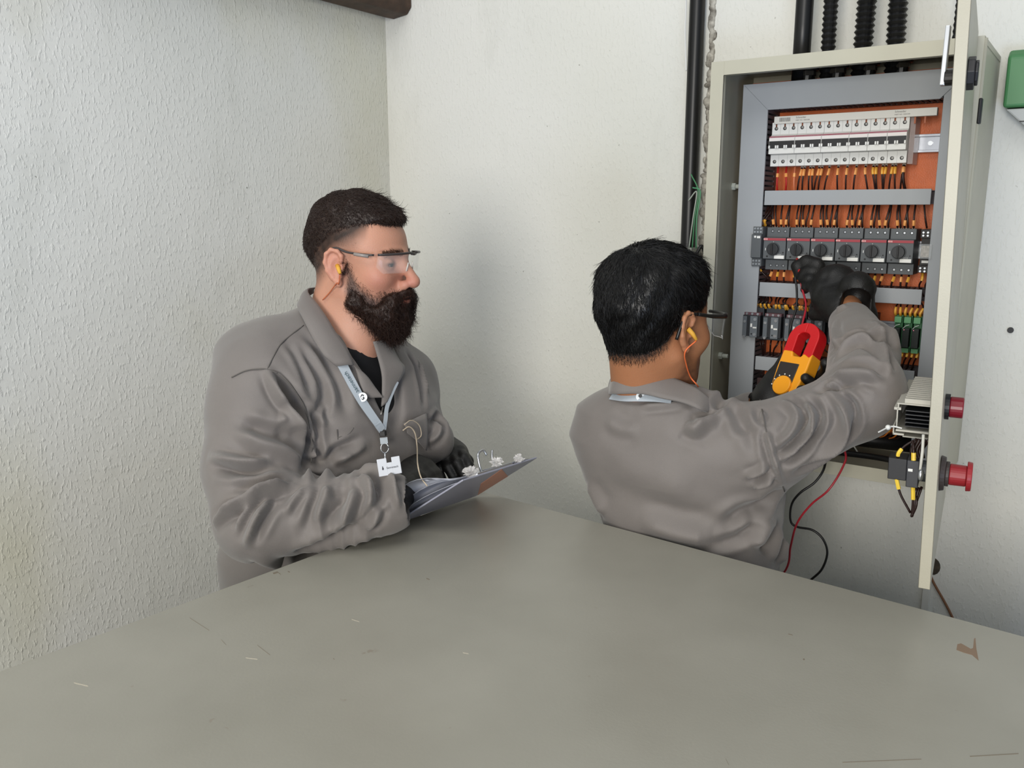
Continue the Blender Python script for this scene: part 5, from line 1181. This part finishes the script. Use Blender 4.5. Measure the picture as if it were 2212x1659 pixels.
# ================================================================== person at the enclosure: dark haired man seen from behind
def person_two():
    Fh = frame(D(1416, 706, 1.52), (.353, .935, 0), pitch=-.04, sc=.97)
    hs = head_sdf(Sdf(), top=.048, rt=.085); NB = A_(-.665, 1.425, 1.365); th = math.atan2(.99, -.11)
    RS, RE, RW = onY(1658, 965, 1.425), onY(1860, 866, 1.475), onY(1838, 698, 1.665)
    LS, LE, LW = onY(1342, 932, 1.45), A_(-.80, 1.60, 1.14), A_(-.535, 1.60, 1.315)
    g = Sdf()
    secs = [(.88, -.585, 1.455, .160, .115, th, 2.3), (1.00, -.580, 1.455, .152, .118, th, 2.3), (1.10, -.584, 1.452, .160, .120, th, 2.3), (1.20, -.606, 1.448, .185, .118, th, 2.4),
            (1.28, -.630, 1.445, .195, .112, th, 2.5), (1.335, -.645, 1.440, .165, .098, th, 2.3), (1.375, -.660, 1.435, .095, .080, th, 2.1)]
    g.u(loft(secs, .03)); g.u(seg(NB + A_(.02, -.005, -.035), RS, .048, .064), .05).u(seg(NB + A_(-.02, 0, -.045), LS, .050, .057), .05)
    g.u(ell(onY(1450, 965, 1.40), (.15, .075, .10)), .05)
    g.u(seg(RS, RE, .068, .058), .04).u(seg(RE, onY(1868, 765, 1.58), .062, .055), .02).u(seg(onY(1868, 765, 1.58), RW, .055, .040), .02)
    g.u(ell(onY(1888, 832, 1.48), (.045, .05, .048)), .03)
    g.u(seg(LS, LE, .060, .056), .03).u(seg(LE, LW, .055, .042), .02)
    g.u(seg(NB + A_(0, 0, -.02), NB + A_(0, .005, .035), .072, .066), .015)
    solid = Sdf(); solid.ops = list(g.ops)
    g.sub(seg(NB + A_(0, .0, .024), NB + A_(.01, .01, .09), .060, .066), .004)
    g.sub(seg(RW + (RW - RE) * .05, RW + (RW - RE) * .35, .031, .036), .004).sub(seg(LW + (LW - LE) * .05, LW + (LW - LE) * .3, .033, .036), .004)
    V, Q = polygonize(g, (-.94, 1.28, .88), (-.16, 1.76, 1.62), .0034); V = relax(V, Q, 2); N_ = vnormals(V, Q)
    FL = [([(1700, 862), (1728, 872), (1742, 892), (1735, 930), (1700, 965), (1672, 985)], .006, .009), ([(1690, 868), (1715, 885), (1722, 905), (1705, 940), (1680, 960)], .007, -.007),
          ([(1735, 858), (1762, 874), (1772, 905), (1758, 945), (1722, 985), (1690, 1005)], .006, .010), ([(1725, 868), (1752, 890), (1755, 920), (1735, 955)], .006, -.009),
          ([(1800, 838), (1830, 862), (1846, 895), (1842, 930), (1812, 965), (1760, 1000), (1720, 1020)], .006, .011), ([(1790, 850), (1825, 885), (1828, 925), (1795, 965), (1750, 990)], .009, -.010),
          ([(1760, 850), (1790, 835), (1830, 832), (1870, 850)], .007, .007), ([(1775, 838), (1800, 828), (1812, 832)], .004, -.008),
          ([(1800, 765), (1830, 735), (1868, 728), (1905, 745), (1930, 790)], .006, .010), ([(1808, 775), (1838, 748), (1870, 742), (1900, 760), (1920, 800)], .006, -.010),
          ([(1805, 800), (1850, 785), (1890, 790), (1915, 815)], .007, .007), ([(1800, 815), (1850, 806), (1895, 815)], .006, -.006), ([(1800, 830), (1850, 825), (1900, 835)], .006, .004),
          ([(1878, 655), (1885, 700), (1900, 740), (1925, 780)], .007, -.006), ([(1895, 650), (1905, 700), (1925, 750)], .009, .007), ([(1805, 670), (1830, 660), (1870, 655)], .005, -.004), ([(1800, 700), (1805, 730), (1815, 750)], .006, -.005),
          ([(1640, 862), (1648, 900), (1660, 950), (1674, 1000), (1690, 1050)], .0045, -.006), ([(1630, 865), (1637, 900), (1650, 955), (1662, 1000), (1680, 1055)], .006, .004),
          ([(1570, 870), (1590, 890), (1600, 920), (1610, 940)], .010, .006), ([(1500, 900), (1530, 890), (1555, 870), (1585, 862)], .009, .008), ([(1480, 915), (1500, 925), (1520, 905)], .010, -.008), ([(1540, 885), (1520, 920), (1490, 945)], .012, -.005),
          ([(1310, 905), (1340, 925), (1380, 930)], .012, -.004), ([(1380, 880), (1430, 875), (1480, 872)], .006, -.004), ([(1660, 1005), (1640, 1020), (1610, 1030)], .006, -.005), ([(1672, 1030), (1650, 1045), (1625, 1050)], .006, -.005), ([(1665, 1018), (1645, 1033), (1620, 1040)], .006, .004),
          ([(1690, 1060), (1650, 1090), (1600, 1110), (1560, 1140)], .012, .008), ([(1700, 1080), (1660, 1120), (1620, 1180)], .014, -.008), ([(1705, 1080), (1685, 1130), (1650, 1200)], .012, .010), ([(1700, 1110), (1690, 1160), (1680, 1220)], .010, -.008),
          ([(1270, 1040), (1290, 1080), (1310, 1110)], .016, -.006), ([(1380, 1120), (1470, 1150), (1540, 1160)], .020, -.010), ([(1300, 980), (1400, 1030), (1500, 1060)], .030, -.004), ([(1530, 1180), (1600, 1160), (1640, 1130)], .010, .006),
          ([(1600, 905), (1620, 930), (1632, 980)], .010, .004)]
    V = folds(V, N_, g, FL); V = V + N_ * (.0016 * wob(V, 30, 14) + .0008 * wob(V, 70, 15))[:, None]; V = relax(V, Q, 1, .4)
    b = Sdf(); b.u(in_frame(hs, Fh)); nk = toW((-.035, 0, -.035), Fh); b.u(seg(nk, NB + A_(-.005, -.005, -.01), .056, .062), .03).u(seg(toW((.0, 0, -.05), Fh), NB + A_(.01, .035, 0), .044, .050), .03)
    b.u(loft([(.90, -.585, 1.455, .120, .085, th, 2.2), (1.20, -.606, 1.45, .145, .085, th, 2.2), (1.29, -.635, 1.445, .14, .075, th, 2.2), (1.34, -.65, 1.435, .07, .06, th, 2)], .03), .05)
    for s_, e_, w_ in ((RS, RE, RW), (LS, LE, LW)): b.u(seg(s_, e_, .036, .034), .03).u(seg(e_, w_, .032, .025), .02).u(seg(w_, w_ + (w_ - e_) * .22, .026, .026), .01)
    for x in (-.705, -.520): b.u(seg((x, 1.455, .88), (x, 1.465, .48), .075, .050), .05).u(seg((x, 1.465, .48), (x, 1.445, .09), .048, .034), .02)
    VB, QB = polygonize(b, (-.92, 1.33, .02), (-.20, 1.80, 1.62), .009); VH, QH = polygonize(b, (-.82, 1.25, 1.33), (-.46, 1.58, 1.70), .0021)
    inH = ((VB > A_(-.81, 1.26, 1.34)) & (VB < A_(-.47, 1.57, 1.69))).all(1); QBk = QB[~inH[QB].all(1)]
    Va = np.vstack([VH, VB]); Qa = np.vstack([QH, QBk + len(VH)]); L_ = toL(Va, Fh); x, y, z = L_.T
    col = np.tile(np.array(lin('#a97351')[:3]), (len(Va), 1))
    def blend(c, w_, hx): w_ = np.clip(w_, 0, 1)[:, None]; return c * (1 - w_) + np.array(lin(hx)[:3]) * w_
    col = blend(col, .5 * (np.abs(y) > .078) * (np.abs(z) < .04), '#b57f60')
    hl = np.interp(x, [-.12, -.07, -.03, .0, .02, .06, .08, .10], [-.048, -.045, -.020, .030, .034, .046, .070, .082])
    col = blend(col, np.clip((z - hl + .018) / .026, 0, 1) * (.95 + .05 * wob(Va, 300, 2)) * (np.abs(y) < .0795), '#171110')
    bd = np.clip((np.interp(x, [-.01, .02, .05, .09, .12], [-.01, -.030, -.05, -.04, -.045]) - z) / .03, 0, 1) * np.clip((x - .0) / .02, 0, 1) * (z > -.125); col = blend(col, bd * .55 * (.9 + .2 * wob(Va, 400, 3)), '#2a1a14')
    eb = np.exp(-((z - .027) / .0045) ** 2) * (x > .065) * (np.abs(y) > .010) * (np.abs(y) < .050); col = blend(col, eb * .85, '#15100e')
    body = to_obj('person', Va, Qa, SKIN2, origin=(-.61, 1.455, .02), col=col.astype(np.float32))
    tag(body, 'dark haired person seen from behind testing the enclosure with raised gloved hand', 'person')
    jacket = to_obj('work_jacket', V, Q, CLOTH, body)
    for s in (1, -1):
        e = MB().sphere(toW((.0755, s * .032, .0045), Fh), .0126, 16, 12).build('eyeball', MATS['eye white'], body, smooth=True)
        MB().sphere(toW((.0846, s * .032, .0045), Fh), .0052, 12, 8).build('iris', MATS['dark iris'], e, smooth=True)
    ZX, ZZ = [-.12, -.09, -.07, -.05, -.03, -.01, .015, .035, .06, .075, .10], [-.046, -.046, -.043, -.034, -.016, .028, .034, .030, .050, .066, .074]
    def thick(P):
        l = toL(P, Fh); x, y, z = l[..., 0], l[..., 1], l[..., 2]; s = z - np.interp(x, ZX, ZZ)
        t = np.clip(s / .06, 0, 1) ** .8 * .012 + np.clip((z - .06) / .05, 0, 1) * .008 + np.clip((z - .06) / .04, 0, 1) * np.clip((x - .03) / .05, 0, 1) * .002 + .004 * np.clip((-x - .05) / .05, 0, 1) * np.clip(s / .05, 0, 1)
        t = t - .001 - .004 * np.clip(1 - s / .006, 0, 1); t = np.where((np.abs(y) > .0765) & (x > -.034) & (x < .022) & (z < .046), -.006, t)
        return t * (1 + .10 * wob(P, 150, 17) + .10 * np.sin(l[..., 0] * 160 - l[..., 2] * 60 + 3 * wob(P, 30, 18)))
    hf = lambda P: b(P) - thick(P)
    Vh, Qh = polygonize(hf, (-.84, 1.22, 1.41), (-.46, 1.58, 1.70), .0026); d0 = b(Vh); Qh = Qh[d0[Qh].max(1) > -.0005]; Qh = Qh[toL(Vh, Fh)[:, 2][Qh].min(1) > -.075]
    hair = to_obj('hair', Vh, Qh, HAIR2, body)
    P, n = scatter(Vh, Qh, 16000, lambda c: np.ones(len(c)), 13); Lc = toL(P, Fh); fw, lf, up3 = Fh[0].T
    up = np.clip((Lc[:, 2] - .05) / .04, 0, 1); crown = toW((-.055, 0, .12), Fh); rad = P - crown; rad -= n * (rad * n).sum(1)[:, None]; rad /= np.linalg.norm(rad, axis=1)[:, None] + 1e-6
    rg = np.random.default_rng(15); dn = n * .22 + rad * .9 + rg.normal(size=P.shape) * .16; dn /= np.linalg.norm(dn, axis=1)[:, None]
    strands('hair_strands', P - n * .002, dn, (.010 + .012 * up) * rg.uniform(.6, 1.3, len(P)), .00045, HAIR2, hair, .10, 16, gravity=.5)
    def fz(c): l = toL(c, Fh); s = l[:, 2] - np.interp(l[:, 0], ZX, ZZ); return ((s < .012) & (s > -.018) & (l[:, 0] < .02) & (np.abs(l[:, 1]) < .079)) * np.exp(s / .008) + 1e-9
    P, n = scatter(VH, QH, 20000, fz, 19); dn = n * .4 + A_(0, 0, -.8) + rg.normal(size=P.shape) * .25; dn /= np.linalg.norm(dn, axis=1)[:, None]
    strands('fade_strands', P, dn, rg.uniform(.003, .008, len(P)), .00026, HAIR2, hair, .1, 20, k=3)
    # trousers, boots
    tr = Sdf(); tr.u(loft([(.78, -.61, 1.457, .150, .095, th, 2.2), (.96, -.61, 1.455, .152, .100, th, 2.2)], .02))
    for x in (-.705, -.520): tr.u(seg((x, 1.455, .86), (x, 1.465, .48), .085, .072), .03).u(seg((x, 1.465, .48), (x, 1.445, .13), .072, .065), .02)
    Vt, Qt = polygonize(tr, (-.84, 1.32, .04), (-.38, 1.60, 1.0), .010); to_obj('trousers', relax(Vt, Qt, 1), Qt, TROUS, body)
    for x in (-.705, -.520):
        q = Sdf().u(seg((x, 1.440, .05), (x, 1.445, .15), .044, .044)).u(seg((x, 1.435, .042), (x, 1.60, .036), .041, .036), .03); q.inter(lambda P: -P[..., 2] + .002, .004)
        Vt, Qt = polygonize(q, (x - .08, 1.36, -.01), (x + .08, 1.66, .22), .006); to_obj('boot', Vt, Qt, BOOT, body)
    def H(px, py, o=.006, f_=solid): p = hit(f_, px, py, o); return p if p is not None else onY(px, py, 1.4)
    # collar: stand-and-fall band, open underneath where the lanyard runs
    IN = [onY(1326, 808, 1.42), H(1334, 806, .014), H(1380, 806, .014), H(1440, 812, .013), H(1490, 830, .012), H(1525, 856, .010), onY(1548, 880, 1.45)]
    OUT = [onY(1315, 850, 1.41), H(1322, 851, .020), H(1380, 850, .022), H(1440, 862, .020), H(1480, 872, .014), H(1520, 888, .008), onY(1552, 900, 1.45)]
    sheet('collar', IN, OUT, .003, CLOTH, jacket, nu=34, bulge=.003)
    def seamline(pts, r=.0011, name='seam'):
        P = [hit(g, *p, .0006) for p in pts]; P = [p for p in P if p is not None]; MB().tube(spline(P, 6), r, 5).build(name, SEAM, jacket, smooth=True)
    seamline([(1641, 858), (1646, 885), (1655, 930), (1667, 975), (1680, 1020), (1695, 1062)], .0010)
    # lanyard at the nape
    LB = MATS['pale lanyard']; c0 = H(1383, 857, .010); ly = thing('lanyard', c0, 'pale grey lanyard band with round logo under the collar of the dark haired person', 'lanyard')
    C = spline([H(1322, 852, .004), H(1350, 857, .008), H(1383, 859, .010), H(1420, 862, .009), H(1450, 867, .006)], 6); ribbon('strap', C, grad(solid, C), np.linspace(.021, .008, len(C)), .0012, LB, ly)
    nn = -(c0 - A_(0, 0, EYE)); nn /= np.linalg.norm(nn); q = MB().cyl(c0, c0 + nn * .0015, .0075, 22).build('round_logo', MATS['logo white'], ly)
    MB().cyl(c0 + nn * .0012 + A_(0, 0, .0015), c0 + nn * .0022 + A_(0, 0, .0015), .0033, 14).build('logo_mark', BLACK, q)
    # gloves
    fs = toW((0, 0, 0), Fh)
    K = onY(1762, 578, 1.775); W_ = RW + (RW - RE) * .10 + A_(0, .02, .012)
    hR = hand_sdf(W_, K - W_, (-.25, .75, -.55), [(.35, .35, .3), (.85, .9, .6), (1.0, 1.0, .7), (1.1, 1.0, .8)], sc=.97, side=-1, thumb=((.025, .038, .016), (.058, .050, .036), (.090, .036, .052)))
    hR.u(seg(onY(1852, 625, 1.695), W_, .033, .031), .02).u(ell(onY(1805, 608, 1.74), (.040, .030, .034)), .02)
    hR.u(ell(onY(1754, 590, 1.78), (.024, .018, .018)), .01).u(seg(onY(1786, 640, 1.715), onY(1814, 676, 1.672), .026, .021), .02)
    hR.sub(seg(onY(1846, 668, 1.66), onY(1850, 640, 1.685), .026, .024), .004)
    tips = [onY(1768, 572, 1.785), onY(1742, 566, 1.79), onY(1722, 575, 1.79), onY(1727, 596, 1.785)]
    for a, b2, r1, r2 in zip(tips[:-1], tips[1:], (.013, .0125, .0115), (.0125, .0115, .0095)): hR.u(seg(a, b2, r1, r2), .006)
    tp = [onY(1775, 620, 1.755), onY(1750, 606, 1.765), onY(1735, 600, 1.772)]
    for a, b2, r1, r2 in zip(tp[:-1], tp[1:], (.014, .012), (.0125, .010)): hR.u(seg(a, b2, r1, r2), .006)
    Vg, Qg = polygonize(hR, (-.58, 1.58, 1.48), (-.34, 1.86, 1.66), .0027); Vg = relax(Vg, Qg, 1); Ng = vnormals(Vg, Qg); Vg += Ng * (.0009 * wob(Vg, 200, 3))[:, None]; to_obj('glove', Vg, Qg, GLOVE, body)
    # cuff of the raised sleeve
    ca, cb = onY(1880, 632, 1.69), onY(1806, 664, 1.665)
    # ---- clamp meter held in the left hand
    lo, hi_ = onY(1680, 900, 1.57), onY(1756, 704, 1.655); U = hi_ - lo; Lm = np.linalg.norm(U); U /= Lm; view = (A_(0, 0, EYE) - (lo + hi_) / 2); view /= np.linalg.norm(view)
    Nf = view - U * (view @ U); Nf /= np.linalg.norm(Nf); Sd = np.cross(U, Nf); ang = .62
    Nf, Sd = Nf * math.cos(ang) - Sd * math.sin(ang), Sd * math.cos(ang) + Nf * math.sin(ang); Sd = np.cross(U, Nf)
    def MM(): return Matrix(((Sd[0], U[0], Nf[0], lo[0]), (Sd[1], U[1], Nf[1], lo[1]), (Sd[2], U[2], Nf[2], lo[2]), (0, 0, 0, 1)))
    M4 = np.array(MM()); tw = lambda P: np.array(P) @ M4[:3, :3].T + M4[:3, 3]
    mt = thing('clamp_meter', lo + U * .1, 'yellow and black clamp meter with red jaws held in the gloved left hand', 'clamp meter')
    YB = mat('meter yellow', '#f0a023', .35, spec=.5); RB = mat('meter red', '#c4161c', .35, spec=.5); w2 = .030; T_ = .017; jb = Lm - .072
    def prism_t(poly, z0, z1): n = len(poly); V_ = tw([(x, y, z) for z in (z0, z1) for x, y in poly]); return V_, [tuple(range(n))[::-1], tuple(range(n, 2 * n))] + [(i, (i + 1) % n, n + (i + 1) % n, n + i) for i in range(n)]
    bp_ = [(-w2 * .86, 0), (w2 * .86, 0), (w2 * .95, jb * .5), (w2 * 1.12, jb * .82), (w2 * 1.12, jb + .012), (w2 * .92, jb + .004), (w2 * .5, jb + .010), (w2 * .36, jb + .003), (-w2 * .2, jb + .003), (-w2 * .32, jb + .012), (-w2 * .98, jb + .012), (-w2 * 1.0, jb * .8), (-w2 * .9, jb * .4)]
    Vp, Fp = prism_t(bp_, -T_, T_); link_mesh('body', Vp, Fp, YB, mt, bevel=.0035, seg=3)
    Vp, Fp = prism_t([(-w2 * .80, .004), (w2 * .45, .004), (w2 * .50, jb - .012), (-w2 * .88, jb - .012)], T_ - .001, T_ + .0012); link_mesh('face_panel', Vp, Fp, mat('meter panel', '#2e2a28', .5), mt, bevel=.001)
    Vp, Fp = prism_t([(-w2 * .66, .006), (w2 * .34, .006), (w2 * .36, .030), (-w2 * .66, .030)], T_, T_ + .002); link_mesh('display', Vp, Fp, mat('meter display', '#6f6a63', .3), mt)
    dc = np.array([-.003, .056]); k = MB().cyl(tw([(*dc, T_)])[0], tw([(*dc, T_ + .005)])[0], .0192, 36, .0182).build('rotary_dial', YB, mt, bevel=.0012)
    mk = MB()
    for i in range(7): a = 1.2 + i * .5; mk.cyl(tw([(dc[0] + .0222 * math.cos(a), dc[1] + .0222 * math.sin(a), T_ + .0005)])[0], tw([(dc[0] + .0222 * math.cos(a), dc[1] + .0222 * math.sin(a), T_ + .0018)])[0], .0013, 8)
    mk.build('dial_mark', LABEL, mt)
    def jaw(s):
        o_ = []; i_ = []
        for t in np.linspace(0, 1, 12):
            a = t * PI / 2; o_.append((s * w2 * 1.08 * math.sin(a), jb + .040 + (Lm - jb - .040) * math.cos(a))); i_.append((s * w2 * .42 * math.sin(a), jb + .044 + (Lm - jb - .044 - .020) * math.cos(a)))
        o_.append((s * w2 * 1.05, jb - .002)); i_.append((s * w2 * .36, jb - .002)); return o_ + i_[::-1]
    for s, nm in ((-1, 'fixed_jaw'), (1, 'moving_jaw')):
        Vp, Fp = prism_t(jaw(s), -T_ * .85, T_ * .85); link_mesh(nm, Vp, Fp, RB, mt, bevel=.003, seg=3)
    # left glove round the meter
    q = lambda x, y, z: tw([(x, y, z)])[0]; hL = Sdf()
    hL.u(seg(q(-.040, .010, -.012), q(-.044, .075, -.014), .024, .019)).u(seg(q(-.044, .075, -.014), q(-.036, .118, -.006), .0175, .0115), .012)
    hL.u(ell(q(-.030, .030, -.038), (.040, .030, .050)), .03).u(seg(q(-.04, .02, -.03), LW + (LW - LE) * .15, .036, .034), .03)
    for k_, (y0, ln, zz) in enumerate(((.098, .030, .004), (.070, .012, .012), (.046, .004, .014), (.024, .0, .014))):
        a, b3, c3 = q(-.012, y0 - .004, -.036), q(.034, y0, -.030), q(.0475, y0 + .003, -.006); e3 = q(.040 - ln * .25, y0 + .008, zz + .004)
        if k_ == 0: c3, e3 = q(.050, y0 + .012, -.018), q(.056, y0 + .018, .004)
        hL.u(seg(a, b3, .0115, .0115), .006).u(seg(b3, c3, .0112, .0108), .003).u(seg(c3, e3, .0106, .0092), .003)
    Vg, Qg = polygonize(hL, (-.66, 1.50, 1.24), (-.36, 1.76, 1.48), .0027); Vg = relax(Vg, Qg, 1); to_obj('glove', Vg, Qg, GLOVE, body)
    # ---- test leads and probe
    rp = [onY(1728, 588, 1.775), onY(1732, 620, 1.77), onY(1741, 660, 1.745), onY(1733, 700, 1.715), onY(1722, 740, 1.70), onY(1712, 790, 1.70), onY(1760, 900, 1.62), onY(1826, 978, 1.66), onY(1820, 1010, 1.64), onY(1790, 1058, 1.62), onY(1752, 1090, 1.62), onY(1722, 1130, 1.62), onY(1708, 1180, 1.62), onY(1698, 1230, 1.62), A_(-.50, 1.625, .92), A_(-.48, 1.63, .80)]
    rp = rp[:6] + [onY(1745, 850, 1.74), onY(1800, 930, 1.72)] + rp[7:]
    ld = tag(MB().tube(spline(rp, 8), .0021, 8).build('test_lead', mat('red lead', '#a32430', .35), smooth=True), 'red test lead running from the raised hand down past the jacket', 'test lead')
    MB().cyl(onY(1728, 586, 1.776), onY(1722, 560, 1.835), .0042, 12, .003).build('probe_tip', mat('red probe', '#b22a2a', .35), ld)
    bp = [onY(1716, 590, 1.79), onY(1721, 625, 1.79), onY(1720, 665, 1.775), onY(1708, 705, 1.76), onY(1706, 740, 1.76), onY(1716, 780, 1.75), onY(1735, 850, 1.75), onY(1780, 960, 1.72), onY(1782, 1005, 1.66), onY(1762, 1040, 1.64), onY(1728, 1065, 1.63), onY(1710, 1090, 1.63), onY(1708, 1125, 1.63), onY(1722, 1138, 1.63), onY(1755, 1145, 1.63), onY(1778, 1165, 1.63), onY(1787, 1195, 1.63), onY(1775, 1230, 1.63), onY(1750, 1254, 1.63), onY(1735, 1270, 1.63), A_(-.52, 1.64, .90), A_(-.54, 1.64, .78)]
    tag(MB().tube(spline(bp, 8), .0023, 8).build('test_lead', mat('black lead', '#141313', .35), smooth=True), 'black test lead curling below the raised sleeve', 'test lead')
    # ---- safety glasses
    T = lambda *p: toW(p, Fh); gl = thing('safety_glasses', T(.105, 0, .02), 'clear safety glasses with thick black temples on the dark haired person', 'glasses'); LENS = MATS['clear lens']; FRM = mat('black glasses frame', '#151413', .35)
    for s in (1, -1):
        top = []; bot = []
        for u in np.linspace(0, 1, 14):
            a = u * 1.25; yy = s * (.008 + .070 * math.sin(a) / math.sin(1.25)); xx = .132 - .050 * (1 - math.cos(a)) * 1.1; dz = .024 + .018 * min(1, u / .2) - max(0, u - .85) * .05
            top.append(T(xx, yy, .024)); bot.append(T(xx - .004, yy, .024 - dz))
        sheet('lens', top, bot, .0016, LENS, gl, nu=20, nv=4, bulge=.0)
        MB().tube([A_(*p) for p in bot], .0009, 5).build('lens_rim', mat('pale rim', '#b9bab6', .3), gl, smooth=True)
        MB().tube([A_(*p) + A_(0, 0, .002) for p in top], .0032, 6).build('brow_bar', FRM, gl, smooth=True)
        MB().tube(spline([T(.096, s * .079, .024), T(.055, s * .084, .026), T(.015, s * .086, .031)], 5), [.0042] * 6 + [.0036] * 5, 6).build('temple', FRM, gl, smooth=True)
        MB().tube(spline([T(.015, s * .086, .031), T(-.012, s * .087, .030), T(-.026, s * .088, .012), T(-.032, s * .085, -.012)], 5), .003, 6).build('temple_tip', FRM, gl, smooth=True)
    ep = thing('corded_earplugs', T(.008, -.088, -.010), 'yellow earplug with bright orange cord in the ear of the dark haired person', 'earplugs')
    for s in (1, -1): MB().tube([T(-.004, s * .083, .006), T(.003, s * .089, -.003), T(.008, s * .094, -.013)], [.0045, .004, .0028], 8).build('plug', MATS['yellow foam'], ep, smooth=True)
    bodf = lambda P: np.minimum(b(P), solid(P)); cd = [T(.008, -.094, -.014)] + [hit(bodf, *p, .004) for p in ((1480, 760), (1483, 790), (1492, 815), (1506, 832))] + [onY(1517, 850, 1.46)]
    MB().tube(spline([c for c in cd if c is not None], 6), .0013, 6).build('cord', mat('bright orange cord', '#e2703e', .5), ep, smooth=True)
person_two()
